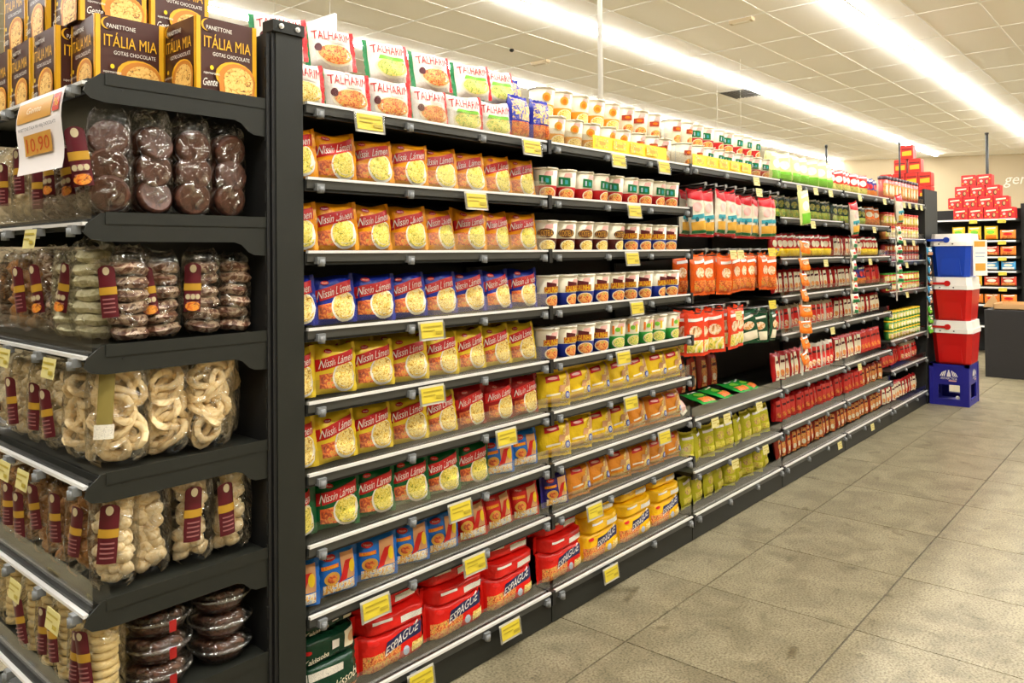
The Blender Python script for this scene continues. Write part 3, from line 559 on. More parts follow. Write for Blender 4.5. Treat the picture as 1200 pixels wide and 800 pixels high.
for bi, keys in ((1, [('cup_gold', 'golden')]*5+[('cup_brick', 'brick red')]*3), (2, [('cup_brick', 'brick red')]*2+[('cup_red', 'red-based')]*7)):
    xs = 2.245 if bi == 1 else 3.19
    cn = {}
    for n, (k, c) in enumerate(keys):
        cn[c] = cn.get(c, 0)+1; x = xs+.109*n; q = ORD[cn[c]]
        cup(k, x, .07, ROWS[bi][0]-.0055, f'{q} {c} noodle cup from left, front lower tier, top shelf, {BAYN[bi]} bay', 'noodle cups on the top shelf')
        cup(k, x+.02, .18, ROWS[bi][0]-.0055, f'{q} {c} noodle cup from left, second row of lower tier, top shelf, {BAYN[bi]} bay', 'noodle cups on the top shelf')
        cup(k, x+.01, .125, ROWS[bi][0]+.1085, f'{q} {c} noodle cup from left, upper tier, top shelf, {BAYN[bi]} bay', 'noodle cups on the top shelf')
# yellow offer strips along the top lip
OFF = mat('offer_yellow', (246, 206, 40), .5)
for n, (xa, xb, bi) in enumerate(((2.4, 2.94, 1), (3.17, 3.78, 2))):
    b = MB(); b.box(xa, xb, .0, .0015, ROWS[bi][0]+.005, ROWS[bi][0]+.055, OFF); o = obj('offer_strip', b)
    tag(o, f'yellow offer strip along the top shelf lip of the {BAYN[bi]} bay', 'offer strip', 'yellow offer strips')
    S = []
    for k in range(int((xb-xa)/.12)):
        x = xa+.06+.12*k; zz_ = ROWS[bi][0]; S += [('quad', [(x-.05, zz_+.012), (x+.045, zz_+.012), (x+.04, zz_+.046), (x-.045, zz_+.05)], food('offer_mix', [(240, 190, 40), (246, 214, 70), (244, 160, 40), (250, 236, 170)], 45)), ('quad', [(x-.02, zz_+.022), (x+.02, zz_+.022), (x+.02, zz_+.034), (x-.02, zz_+.036)], GOLD)]
    obj('strip_print', print_mesh('strip_print', S, lambda x, z, o_: (x, -o_, z)), o)
# ------------------------------------------------------------------ pasta packets, second bay
P_ = 'pasta packet'
row([('pasta_yellow', 'yellow')]*7, 1, 5, P_, 'pasta packet', x_start=2.225, sp=.139)
row([('pasta_yellow', 'yellow')]*4+[('pasta_orange', 'orange')]*3, 1, 6, P_, 'pasta packet', x_start=2.225, sp=.139)
row([('kids_violet', 'violet')]+[('pasta_orange', 'orange')]*6, 1, 7, P_, 'pasta packet', x_start=2.225, sp=.138)
row([('pasta_yellow', 'yellow')]*7, 1, 5, P_, 'pasta packet', x_start=2.24, sp=.138, y=.16, extra=' in back row')
row([('pasta_yellow', 'yellow')]*4+[('pasta_orange', 'orange')]*3, 1, 6, P_, 'pasta packet', x_start=2.24, sp=.138, y=.16, extra=' in back row')
row([('pasta_orange', 'orange')]*6, 1, 7, P_, 'pasta packet', x_start=2.36, sp=.136, y=.16, extra=' in back row')
# ------------------------------------------------------------------ third bay: hooks with hanging bags, two stocked shelves
HK = mat('hook_wire', (140, 140, 138), .3, .8)
hk = MB(); hk.tube([(0, .30, 0), (0, .02, 0), (0, .012, .014)], .003, HK, 6); hk.box(-.018, .018, .292, .3, -.015, .015, DK2); hk.tube([(0, .3, .012), (0, .012, .03)], .002, HK, 6); hk_me = hk.mesh('hook')
pl = MB(); pl.box(-.012, .012, .009, .0105, .018, .034, mat('hook_plate', (120, 118, 112), .4)); pl_me = pl.mesh('hook_plate')
bk = MB()
def hang(key, xs, z, colour, rown_, depth=2, y0=.11, spread=5, tags=()):
    h = KIND[key][0]['h']
    for n, x in enumerate(xs):
        o = empty('display_hook', (x, -.02, z)); tag(o, f'{ORD[n+1]} wire hook from left in the {rown_} hanging row of third bay', 'hook', 'wire hooks of the third bay')
        obj('wire', hk_me, o); obj('label_holder', pl_me, o)
        for d in range(depth):
            put(key, x+random.uniform(-.006, .006), .035+d*.07+random.uniform(-.02, .02), z-h+.008-random.uniform(0, .012), f'{ORD[n+1]} {colour} from left, {rown_} hanging row, {"front" if d == 0 else "second"} on its hook', 'hanging bag', f'{colour}s on hooks', rz=R(random.uniform(-42, 8)), ry=R(random.uniform(-spread, spread)), i=n+d, name='hanging_bag')
for z in (1.565, 1.245, .985):
    b = MB(); b.box(3.175, 4.12, .285, .30, z-.03, z+.03, DK2); o = obj('hook_rail', b); tag(o, f'dark rail carrying the {["upper","middle","lower"][[1.565,1.245,.985].index(z)]} hanging row of the third bay', 'rail')
hang('hang_red_white', [3.27+.103*i for i in range(9)], 1.555, 'red and white bag', 'upper')
hang('hang_orange', [3.27+.117*i for i in range(8)], 1.255, 'orange snack bag', 'middle')
hang('hang_red_green', [3.22, 3.33, 3.44, 3.6, 3.7], .995, 'red and green sachet', 'lower', spread=3)
hang('hang_dark_green', [3.83, 3.95, 4.06], .955, 'dark green and cream sachet', 'lowest', spread=12)
for n, (x, z) in enumerate(((3.5, 1.29), (3.58, 1.29), (3.95, 1.3), (3.55, 1.0), (3.95, 1.03), (3.8, 1.6))):
    price_tag(x, z, ['left pale card below the red and white bags', 'right pale card below the red and white bags', 'yellow card at the right below the red and white bags', 'pale card above the red and green sachets', 'yellow card above the dark green sachets', 'pale card above the red and white bags'][n], TGP if n not in (2, 4) else TG, False, y=-.03)
for n, (x, k, rz, lab) in enumerate(((3.24, 'lying_white', 20, 'white and pink bag leaning at the left of the sixth shelf level, third bay'), (3.5, 'lying_green', -10, 'left green packet lying on the shelf under the hanging bags'), (3.7, 'lying_green', 8, 'middle green packet lying on the shelf under the hanging bags'), (3.9, 'lying_green', -5, 'right green packet lying on the shelf under the hanging bags'), (4.03, 'lying_green', 15, 'rightmost green packet lying against the fourth bay'))):
    put(k, x, .09, (.535 if n == 0 else .543), lab, 'packet', 'packets lying on the shelf of the third bay', rz=R(rz), rx=R(-40 if n == 0 else -80), sc=1 if n == 0 else .85)
for n in range(7):
    put('pouch_red_orange', 3.3+.115*n, .33, ROWS[2][1]-.0055, f'{ORD[n+1]} brick red pouch from left standing deep behind the green packets', 'pouch', 'brick red pouches deep in the third bay', rz=R(random.uniform(-20, 10)), rx=-.08, seals=False, name='pouch', sc=(1.2, 1, 1.3))
for ri in (2, 3):
    for n in range(9):
        put('pouch_grated', 3.21+.107*n, .075, ROWS[2][ri]-.0055, f'{ORD[n+1]} yellow green pouch from left, {["", "", "middle", "bottom"][ri]} shelf of third bay', 'pouch', 'yellow green pouches of the third bay', rz=R(random.uniform(-35, 20)), rx=-.1, ry=R(random.uniform(-5, 5)), sc=(1, 1, 1.0 if ri == 2 else .95), name='pouch')
# ------------------------------------------------------------------ fourth to sixth bays: sachets and pouches
def pouch_row(bi, ri, keys, colour, sp, y=.075, lean=4, what='pouch', sc=1):
    x0, x1 = XB[bi]+(.1 if bi == 3 else .06), XB[bi+1]-.05; n = int((x1-x0)/sp)+1; z = ROWS[bi][ri]-.0055
    shelf = SHN[ri] if ri < len(ROWS[bi])-1 else 'bottom'
    for i in range(n):
        k = keys[i*len(keys)//n]; c = colour[i*len(keys)//n]
        put(k, x0+(x1-x0)*i/(n-1)+random.uniform(-.006, .006), y+random.uniform(-.004, .01), z, f'{c} {what}, {ORD[i+1]} from left on the {shelf} shelf, {BAYN[bi]} bay', what, f'{what}es on the {shelf} shelf of the {BAYN[bi]} bay', rz=R(random.uniform(-45, 5)), rx=-.1, ry=R(random.uniform(-lean, lean)), i=i, seals=False, name=what, sc=sc)
pouch_row(3, 0, ['pouch_lime'], ['lime and white'], .125)
pouch_row(3, 1, ['pouch_dark_green'], ['dark green'], .09)
pouch_row(3, 2, ['pouch_red_yellow'], ['red and yellow'], .07)
pouch_row(3, 3, ['pouch_red_white'], ['red and white'], .07)
pouch_row(3, 4, ['pouch_white_red'], ['white and red'], .07)
pouch_row(3, 5, ['pouch_red_white', 'pouch_white_red'], ['red and white', 'white and red'], .07, sc=(1, 1, 1.2))
pouch_row(3, 6, ['pouch_red'], ['bright red'], .07)
pouch_row(3, 7, ['pouch_red_orange'], ['brick red'], .07)
pouch_row(4, 0, ['pouch_bright', 'pouch_bright', 'pouch_violet'], ['red and green', 'red and green', 'violet'], .09)
pouch_row(4, 1, ['pouch_dark_green', 'pouch_dark_green', 'pouch_orange_picture'], ['dark green', 'dark green', 'orange picture'], .09)
pouch_row(4, 2, ['pouch_red_white', 'pouch_red_yellow'], ['red and white', 'red and yellow'], .07)
pouch_row(4, 3, ['pouch_red_white', 'pouch_violet', 'pouch_red'], ['red and white', 'violet', 'bright red'], .07)
pouch_row(4, 4, ['pouch_red_white'], ['red and white'], .086)
pouch_row(4, 5, ['pouch_red_white', 'pouch_red'], ['red and white', 'bright red'], .07, sc=(1, 1, 1.2))
pouch_row(4, 6, ['pouch_red', 'pouch_red_orange'], ['bright red', 'brick red'], .07)
pouch_row(4, 7, ['pouch_red_orange'], ['brick red'], .07)
pouch_row(5, 5, ['pouch_red', 'pouch_white_red'], ['bright red', 'white and red'], .07)
pouch_row(5, 6, ['pouch_red_white'], ['red and white'], .07)
# jars and tins of the sixth bay
def tin_kind(key, col, lid, label, rr=.033, h=.07):
    b = MB(); mm = mat('tin_'+key, col, .35)
    b.lathe([(rr-.002, 0), (rr, .002), (rr, h*.86)], mm, 14); body = b.mesh(key)
    l = MB(); l.lathe([(rr+.001, h*.86), (rr+.002, h*.88), (rr+.002, h-.002), (rr-.002, h)], mat('lid_'+key, lid, .35), 14)
    p = print_mesh(key+'_print', [('quad', [(-.03, h*.2), (.03, h*.2), (.03, h*.7), (-.03, h*.7)], label), ('disc', 0, h*.45, .014, h*.2, CREAM)], lambda x, z, o: ((rr+o)*math.sin(x/rr), -(rr+o)*math.cos(x/rr), z))
    KIND[key] = [dict(body=body, seals=[], print=p, lid=l.mesh('lid'), h=h)]
tin_kind('tin_yellow', (60, 130, 50), (236, 190, 30), GREENF); tin_kind('tin_green', (190, 50, 40), (90, 180, 60), GREENF); tin_kind('tin_dark', (150, 40, 36), (40, 24, 20), MEAT); tin_kind('jar_dark', (190, 70, 60), (60, 36, 46), SAUCE, .034, .185); tin_kind('tin_red', (200, 120, 60), (190, 40, 36), GREENF, .033, .1)
def tin(key, x, y, z, label, group):
    o = put(key, x, y, z, label, 'tin', group, seals=False, name='tin', rz=R(random.uniform(-30, 10))); obj('lid', KIND[key][0]['lid'], o)
for ri, key, tiers, c in ((0, 'jar_dark', 1, 'dark-lidded jar'), (1, 'tin_red', 2, 'red-lidded tin'), (2, 'tin_dark', 2, 'dark-lidded tin'), (3, 'tin_green', 2, 'green-lidded tin')):
    for t in range(tiers):
        for i in range(11):
            z = ROWS[5][ri]-.0055+t*(KIND[key][0]['h']+.001)
            tin(key, 6.23+.084*i, .06, z, f'{ORD[i+1]} {c} from left, {"single" if tiers == 1 else ["lower", "upper"][t]} tier, {SHN[ri]} shelf, sixth bay', f'{c}s of the sixth bay')
for t in range(3):
    for i in range(10):
        tin('tin_yellow', 6.32+.084*i, .06, ROWS[5][4]-.0055+t*.071, f'{ORD[i+1]} yellow-lidded tin from left, {["lower", "middle", "upper"][t]} tier, fifth shelf, sixth bay', 'yellow-lidded tins of the sixth bay')
# clip strips hung at the bay ends, each with its row of sachets
def strip(x, ztop, zbot, keys, colour, where, y=-.05, sp=.085):
    b = MB(); b.box(x-.014, x+.014, y+.026, y+.0275, zbot, ztop, mat('strip_clear_white', (200, 196, 186), .3)); b.tube([(x, y+.026, ztop), (x, y+.04, ztop+.02)], .002, HK, 6)
    o = obj('clip_strip', b); tag(o, f'hanging clip strip of sachets at the {where}', 'clip strip', 'clip strips')
    n = int((ztop-zbot)/sp)
    for i in range(n):
        put(keys[i*len(keys)//n], x+random.uniform(-.008, .008), y, ztop-.03-sp*(i+1)+.03, f'{ORD[i+1]} {colour[i*len(keys)//n]} sachet from top, strip at {where}', 'sachet', f'sachets on the strip at the {where}', rz=R(random.uniform(-30, 5)), rx=R(-12), ry=R(random.uniform(-8, 8)), i=i, seals=False, name='sachet')
strip(4.37, 1.33, .58, ['sachet_orange'], ['orange'], 'left end of the fourth bay', sp=.088)
strip(5.22, 1.35, .85, ['sachet_green_white'], ['green and white'], 'left end of the fifth bay', sp=.07)
strip(6.24, 1.45, .9, ['sachet_green_white'], ['green and white'], 'left end of the sixth bay', sp=.07)
strip(7.12, 1.3, .55, ['sachet_blue', 'sachet_blue', 'sachet_lime'], ['blue', 'blue', 'lime green'], 'right end of the sixth bay', sp=.08)
put('pouch_lime', 4.38, -.05, 1.4, 'long white and lime bag on the strip at fourth bay', 'pouch', None, rz=R(-15), ry=R(-8), seals=False, name='pouch', sc=(.8, .5, 1.1))
put('hang_red_white', 5.22, -.05, 1.36, 'red and white bag on the strip at fifth bay', 'hanging bag', None, rz=R(-15), ry=R(-6), name='hanging_bag')
put('hang_red_white', 6.24, -.05, 1.46, 'red and white bag on the strip at sixth bay', 'hanging bag', None, rz=R(-15), ry=R(-6), name='hanging_bag')
# ------------------------------------------------------------------ near endcap (faces left, its near side towards the aisle)
EX0, EX1, EY0, EY1 = .655, 1.05, .015, .90
EZ = [1.65, 1.363, 1.09, .828, .57, .322, .1]
EN = ['top', 'second', 'third', 'fourth', 'fifth', 'sixth', 'bottom']
ec = empty('endcap_unit', (0, 0, 0)); tag(ec, 'charcoal endcap shelving unit at the left full of biscuit bags', 'shelving')
b = MB(); b.box(EX1, EX1+.006, .03, EY1, .02, 1.81, DKB); obj('back_panel', b, ec)
b = MB(); b.box(EX1+.006, EX1+.09, EY1-.03, EY1+.03, 0, 1.83, DK2); obj('far_post', b, ec)
b = MB(); b.box(EX1-.004, EX1+.004, .01, .034, .02, 1.81, DKB)
for k in range(34): b.box(EX1-.006, EX1-.003, .014, .02, .1+.05*k, .128+.05*k, DK2)
obj('slotted_upright', b, ec)
b = MB(); b.box(EX0+.03, EX1, EY0+.01, EY1-.01, .003, .07, DK); obj('kick_plate', b, ec)
for k, z in enumerate(EZ):
    b = MB(); b.box(EX0+.01, EX1-.002, EY0+.004, EY1-.004, z-.014, z-.006, DK); b.box(EX0+.008, EX0+.014, EY0+.004, EY1-.004, z-.035, z-.006, DK2)
    b.box(EX0+.02, EX1-.004, EY0-.002, EY0+.004, z-.024, z+.001, DK)
    sh = obj('shelf', b, ec)
    prof = [(EX0-.022, z-.042), (EX0-.016, z-.024), (EX0+.012, z-.001), (EX1, z-.001), (EX1, z-.092), (EX1-.035, z-.09), (EX1-.05, z-.083), (EX1-.068, z-.066), (EX1-.085, z-.06), (EX0+.02, z-.06), (EX0-.008, z-.055)]
    for yy in (EY0, EY1-.004):
        b = MB(); b.prism(prof, 'y', yy, yy+.004, DK); br = obj('bracket', b, sh)
        for xx in (EX0+.055,):
            for dz in (-.022, -.03):
                d = MB(); d.tube([(xx, yy-.0012, z+dz), (xx, yy+.001, z+dz)], .0025, BLK, 8); obj('slot_hole', d, br)
    b = MB(); b.box(EX0-.022, EX0-.012, EY0+.006, EY1-.006, z-.027, z-.020, STEEL); b.box(EX0-.012, EX0-.002, EY0+.006, EY1-.006, z-.034, z-.014, DK2); obj('price_rail', b, sh)
    if k not in (0, 3):
        b = MB(); b.box(EX0-.006, EX0-.0035, EY0+.008, EY1-.008, z-.02, z+.042, LIPM); b.box(EX0-.0035, EX0+.03, EY0+.006, EY0+.0085, z-.004, z+.042, LIPM); obj('clear_lip', b, sh)
    for q in range(5): obj('clip', clip_me, sh, (EX0-.018, .06+.2*q, z-.02), (0, 0, -math.pi/2))
for k, ys in ((0, (.52,)), (1, (.25, .6)), (2, (.14, .42)), (3, (.3, .42)), (4, (.12, .35)), (5, (.2,))):
    for n, y in enumerate(ys):
        price_tag(EX0-.042, EZ[k]-.018, f'{"" if len(ys) == 1 else ("near " if n == 0 else "far ")}pale yellow price tag on the {EN[k]} rail of the endcap', TGP if k else TG, k == 0, y=y, rz=-math.pi/2)
# hanging offer sheet
sg = MB(); 
def shp(x, z, o): return (x, .006*math.sin(z*26)-o, z)
sg.grid(lambda a, c: shp(-.075+.15*a, -.215+.215*c, 0), 6, 8, mat('paper_white', (232, 224, 222), .6)); sg.grid(lambda a, c: shp(-.075+.15*a, -.215+.215*c, -.0006), 6, 8, mat('paper_white', (232, 224, 222), .6), flip=True)
so = obj('offer_sheet', sg, None, (EX0-.044, .175, 1.618), (R(-4), 0, -math.pi/2), (1.75, 1, .77)); tag(so, 'white offer sheet reading 10,90 hanging from the top endcap shelf', 'sign')
OCH = ink('ochre', (206, 150, 60))
obj('sheet_print', print_mesh('sheet_print', [('quad', [(-.07, -.07), (.045, -.07), (.045, -.012), (-.07, -.012)], OCH), ('quad', [(.05, -.062), (.07, -.062), (.07, -.014), (.05, -.014)], ink('badge_red', (196, 50, 30))), ('text', '%', .06, -.038, .022, .014, 0, YEL),
    ('text', 'Gente', -.01, -.04, .018, .05, 0, CREAM, .2), ('text', 'PANETTONE ITÁLIA MIA 400g CHOCOLATE', 0, -.09, .009, .125, 0, BLACK),
    ('quad', [(-.045, -.165), (.045, -.165), (.045, -.108), (-.045, -.108)], OCH), ('text', '10,90', 0, -.137, .038, .075, 0, ink('deep_orange', (200, 70, 16)))], shp), so)
# panettone boxes
PB = .152; PH = .176
CHOC = mat('panettone_brown', (70, 34, 26), .32); PYEL = mat('panettone_yellow', (236, 176, 30), .35)
CRUMB = food('panettone_crumb', [(56, 26, 14), (230, 166, 74), (246, 206, 120), (236, 178, 88)], 85, .4)
CRUST = ink('crust', (206, 130, 50))
def pan_shapes(w, h):
    return [('quad', [(-w*.5, 0), (-w*.465, 0), (-w*.45, h), (-w*.5, h)], PYEL), ('quad', [(w*.465, 0), (w*.5, 0), (w*.5, h), (w*.45, h)], PYEL),
            ('disc', -w*.33, h*.9, w*.1, h*.08, PYEL), ('disc', -w*.3, h*.9, w*.1, h*.08, CHOC), ('text', 'PANETTONE', -w*.14, h*.87, h*.055, w*.42, 0, WHITE),
            ('text', 'ITÁLIA MIA', 0, h*.68, h*.15, w*.78, 0, PYEL), ('text', 'GOTAS CHOCOLATE', w*.06, h*.53, h*.05, w*.62, 0, WHITE),
            ('disc', w*.12, h*.27, w*.33, h*.2, PYEL), ('disc', w*.15, h*.24, w*.31, h*.21, CRUST), ('quad', [(-w*.14, h*.004), (w*.44, h*.004), (w*.46, h*.25), (-w*.16, h*.25)], CRUST), ('disc', w*.17, h*.22, w*.25, h*.18, CRUMB), ('quad', [(-w*.05, h*.004), (w*.39, h*.004), (w*.42, h*.22), (-w*.08, h*.22)], CRUMB),
            ('text', 'supermercados', -w*.28, h*.27, h*.035, w*.26, 0, WHITE), ('text', 'Gente', -w*.3, h*.15, h*.1, w*.24, .05, WHITE, .2), ('disc', -w*.28, h*.34, w*.03, h*.03, YEL)]
def pan_box():
    b = MB(); w = PB; h = PH; t = .004
    b.box(-w/2, w/2, -w/2, w/2, 0, h, CHOC)
    b.box(-w/2-.0008, -w/2+.01, -w/2-.0008, -w/2+.01, 0, h, PYEL); b.box(w/2-.01, w/2+.0008, -w/2-.0008, -w/2+.01, 0, h, PYEL)
    return b.mesh('panettone_box')
pb_me = pan_box(); fl = MB(); fl.box(-PB/2+.006, PB/2-.006, -PB/2+.004, PB/2-.004, PH, PH+.0015, CHOC); fl_me = fl.mesh('lid_flap')
pp_me = print_mesh('panettone_print', pan_shapes(PB, PH), lambda x, z, o: (x, -PB/2-o, z))
def panettone(x, y, z, rz, label):
    o = obj('panettone_box', pb_me, None, (x, y, z), (0, 0, R(rz))); tag(o, label, 'panettone box', 'brown panettone boxes on the endcap')
    obj('lid_flap', fl_me, o)
    obj('printed_front', pp_me, o); obj('printed_side', pp_me, o, (0, 0, 0), (0, 0, -math.pi/2)); return o
zt = EZ[0]-.004
for n, (x, y, rz) in enumerate(((.803, .262, -2), (.958, .112, .6))): panettone(x, y, zt, rz, ['brown panettone box on the near front corner of the endcap top', 'brown panettone box beside the dark post on the endcap top'][n])
for n, y in enumerate((.425, .59, .755)): panettone(.775, y, zt, random.uniform(-4, 4), f'{ORD[n+2]} brown panettone box along the front edge, lower tier of endcap')
for n, y in enumerate((.262, .425, .59)): panettone(.966, y, zt, random.uniform(-3, 3), f'{ORD[n+2]} brown panettone box beside the back panel, lower tier of endcap')
for n, (x, y) in enumerate(((.80, .35), (.962, .35), (.79, .52), (.79, .685), (.955, .52))): panettone(x, y, zt+PH+.002, random.uniform(-4, 4), ['brown panettone box on the upper tier at the near front corner', 'brown panettone box on the upper tier closest to the post', 'second upper tier panettone box along the endcap front', 'third upper tier panettone box along the endcap front', 'fourth upper tier panettone box along the endcap front'][n])
# biscuit bags --------------------------------------------------------------
def smooth_blob(rx, ry, rz, m, seed=0, j=.0, seg=10, ringn=6):
    rnd = random.Random(seed); b = MB()
    def fn(a, c):
        th = 2*math.pi*a; ph = math.pi*(c-.5); q = 1+j*math.sin(3*th+seed)*math.cos(ph)+j*.6*math.sin(5*ph+seed)
        return (rx*q*math.cos(th)*math.cos(ph), ry*q*math.sin(th)*math.cos(ph), rz*q*math.sin(ph))
    b.grid(fn, seg, ringn, m); return b.mesh('biscuit')
def torus(Rm, rm, m, seed=0, squash=.8, gl=None, seg=14, rs=7, wob=.08):
    b = MB(); 
    def fn(a, c):
        t = 2*math.pi*a; p = 2*math.pi*c; q = 1+wob*math.sin(2*t+seed)
        return ((Rm*q+rm*math.cos(p))*math.cos(t), (Rm+rm*math.cos(p))*math.sin(t)*q, rm*squash*math.sin(p)+.1*rm*math.sin(3*t+seed))
    b.grid(fn, seg, rs, (lambda a, c: gl if gl and .1 < c < .42 else m)); return b.mesh('biscuit')
def disc_b(rr, h, m, edge=None):
    b = MB(); b.lathe([(rr*.86, -h/2), (rr, -h*.3), (rr, h*.3), (rr*.86, h/2)], m, 14); return b.mesh('biscuit')
COOK = food('choc_coating', [(58, 33, 24), (84, 51, 38), (98, 62, 48), (70, 41, 31)], 30, .3); RINGB = food('glazed_brown', [(66, 38, 26), (112, 72, 50), (196, 172, 146), (84, 52, 36)], 45, .35)
PALE = food('pale_biscuit', [(214, 178, 120), (238, 212, 160), (244, 222, 176), (226, 194, 140)], 30, .6); PUFF = food('puff', [(206, 172, 116), (232, 208, 160), (240, 222, 184), (220, 190, 138)], 40, .65)
GRN = food('pale_olive', [(170, 160, 118), (204, 196, 156), (214, 206, 170), (190, 180, 140)], 40, .6); BRN = food('golden_brown', [(120, 78, 36), (176, 120, 62), (196, 142, 82), (150, 98, 50)], 40, .6); CRM = food('cream_round', [(206, 174, 104), (232, 206, 142), (238, 214, 154), (220, 190, 124)], 30, .6)
PIECE = dict(alfajor=[disc_b(.04, .024, COOK)], ring=[torus(.0225, .018, RINGB, i, .78) for i in range(2)], olive=[torus(.0225, .018, GRN, i, .78) for i in range(2)],
             rosca=[torus(.030, .0088, PALE, i*1.3, .95, wob=.2) for i in range(3)], puff=[smooth_blob(.0215, .02, .0155, PUFF, i, .1) for i in range(3)], brown=[smooth_blob(.024, .022, .014, BRN, i, .1) for i in range(2)], tube=[disc_b(.03, .016, CRM)], dark=[smooth_blob(.03, .022, .014, RINGB, i, .12) for i in range(2)])
_BAG = {}
def bag_film(w, d, h, top):
    key = (round(w, 3), round(d, 3), round(h, 3), top)
    if key in _BAG: return _BAG[key]
    b = MB(); rn = random.Random(int(w*1e4+h*1e3)); ph = [rn.uniform(0, 6) for _ in range(4)]
    prof = [(0, .70), (.05, .92), (.2, 1.0), (.5, 1.02), (.72, .97), (.8, .86), (.86, .6), (.9, .36), (.94, .42), (1, .62)] if top == 'tied' else [(0, .55), (.06, .9), (.2, 1.0), (.5, 1.02), (.8, .97), (.9, .9), (.96, .75), (1, .6)]
    def fn(a, c):
        t = 2*math.pi*a; i = c*(len(prof)-1); i0 = min(int(i), len(prof)-2); q = i-i0
        z = h*(prof[i0][0]*(1-q)+prof[i0+1][0]*q); s = prof[i0][1]*(1-q)+prof[i0+1][1]*q
        ct, st = math.cos(t), math.sin(t); e = .55
        dy = d if (top != 'tied' and c < .85) or c < .7 else d*(.8 if top == 'tied' else .35)
        k = 1+.035*math.sin(5*t+ph[0]+z*60)+.02*math.sin(9*t+ph[1]-z*90)
        return (w/2*s*k*math.copysign(abs(ct)**e, ct), dy/2*s*k*math.copysign(abs(st)**e, st), z+.003*math.sin(4*t+ph[2]))
    b.grid(fn, 28, 16, BAGF); me = b.mesh('clear_bag'); _BAG[key] = me; return me
_LAB = {}
def bag_label(w, d, h, style):
    key = (round(w, 3), round(d, 3), round(h, 3), style)
    if key in _LAB: return _LAB[key]
    lw = min(.038, w*.42); z0, z1 = h*.2, h*.7
    def pos(x, z, o): return (x, -d/2*1.06-.002-o+1.5*x*x/w, z)
    S = [('quad', [(-lw/2, z0), (lw/2, z0), (lw/2, z1), (-lw/2, z1)], MAROON), ('disc', 0, z1, lw*.5, lw*.3, MAROON), ('quad', [(-lw*.52, z0+(z1-z0)*.48), (lw*.52, z0+(z1-z0)*.48), (lw*.52, z0+(z1-z0)*.64), (-lw*.52, z0+(z1-z0)*.64)], ink('label_gold', (176, 134, 40))),
         ('disc', 0, z1-.002, lw*.2, lw*.26, ink('label_cream', (190, 176, 140)))]
    S += [('quad', [(-lw*.36, z0+(z1-z0)*(.1+.09*i)), (lw*.36, z0+(z1-z0)*(.1+.09*i)), (lw*.36, z0+(z1-z0)*(.13+.09*i)), (-lw*.36, z0+(z1-z0)*(.13+.09*i))], ink('label_lines', (150, 96, 96))) for i in range(4)]
    if style == 'orange': S += [('disc', (i-1)*lw*.3, z0+(z1-z0)*.34, lw*.14, lw*.17, ink('label_cream', (190, 176, 140))) for i in range(3)]+[('disc', 0, z0+(z1-z0)*.12, lw*.45, lw*.3, food('label_flame', [(150, 60, 16), (214, 110, 30), (226, 150, 50), (120, 40, 20)], 60))]
    if style == 'grey': S = [('quad', [(-lw*.4, z0+.03), (lw*.4, z0+.03), (lw*.4, z1+.1*h), (-lw*.4, z1+.1*h)], ink('olive_label', (130, 116, 60))), ('quad', [(-lw/2, z0), (lw/2, z0), (lw/2, z0+.03), (-lw/2, z0+.03)], FINE)]
    me = print_mesh('bag_label', S, pos); _LAB[key] = me; return me
def biscuit_bag(x, y, z, w, d, h, kind, label, rz=0, top='flat', lab='maroon', tilt=0, labx=0):
    o = obj('biscuit_bag', bag_film(w, d, h, top), None, (x, y, z+.005), (R(tilt), 0, R(rz))); tag(o, label, 'biscuit bag', 'clear bags of biscuits on the endcap')
    P = PIECE[kind]; rn = random.Random(label); full = h*(.8 if top == 'tied' else .9)
    def piece(px, py, pz, rot=(0, 0, 0)): obj('biscuit', P[rn.randrange(len(P))], o, (px, py, pz), rot)
    if kind == 'alfajor':
        nz = max(2, int(full/.058)); ncx = max(1, int(w/.06))
        for k in range(nz):
            for q in range(max(1, int(d/.03))): piece(rn.uniform(-.003, .003), -d/2+.018+q*.028, .041+.058*k, (math.pi/2+rn.uniform(-.25, .25), 0, 0))
    elif kind in ('ring', 'olive'):
        nz = int(full/.0275)
        for k in range(nz): piece(rn.uniform(-.003, .003), rn.uniform(-.003, .003), .017+.0275*k, (rn.uniform(-.12, .12), rn.uniform(-.12, .12), rn.uniform(0, 6)))
    elif kind == 'tube':
        nz = int(full/.0175)
        for k in range(nz): piece(rn.uniform(-.002, .002), rn.uniform(-.002, .002), .01+.0175*k, (rn.uniform(-.08, .08), rn.uniform(-.08, .08), 0))
    elif kind == 'rosca':
        for k in range(17):
            piece(rn.uniform(-.45, .45)*(w-.07), rn.uniform(-.5, .1)*(d-.06), .034+(full-.07)*k/16, (rn.uniform(.6, 2.2), rn.uniform(-.6, .6), rn.uniform(-.8, .8)))
    else:
        n = 30 if kind == 'puff' else 20
        for k in range(n):
            piece(rn.uniform(-.5, .5)*(w-.05), rn.uniform(-.5, .5)*(d-.05), .02+(full-.035)*k/(n-1), (rn.uniform(-.7, .7), rn.uniform(-.7, .7), rn.uniform(0, 6)))
    if lab: obj('paper_label', bag_label(w, d, h, lab), o, (labx+rn.uniform(-.008, .008), -.002, rn.uniform(-.02, .03)), (0, R(rn.uniform(-14, 14)), 0))
    return o
def shelf_bags(k, near, front):
    z = EZ[k]-.004
    for n, (x, y, w, d, h, kind, txt, kw) in enumerate(near): biscuit_bag(x, y, z, w, d, h, kind, txt, **kw)
    for n, (x, y, w, d, h, kind, txt, kw) in enumerate(front):
        kw = dict(kw); kw.setdefault('rz', -72); biscuit_bag(x, y, z, w, d, h, kind, txt, **kw)
sh_ = 'shelf of the endcap'
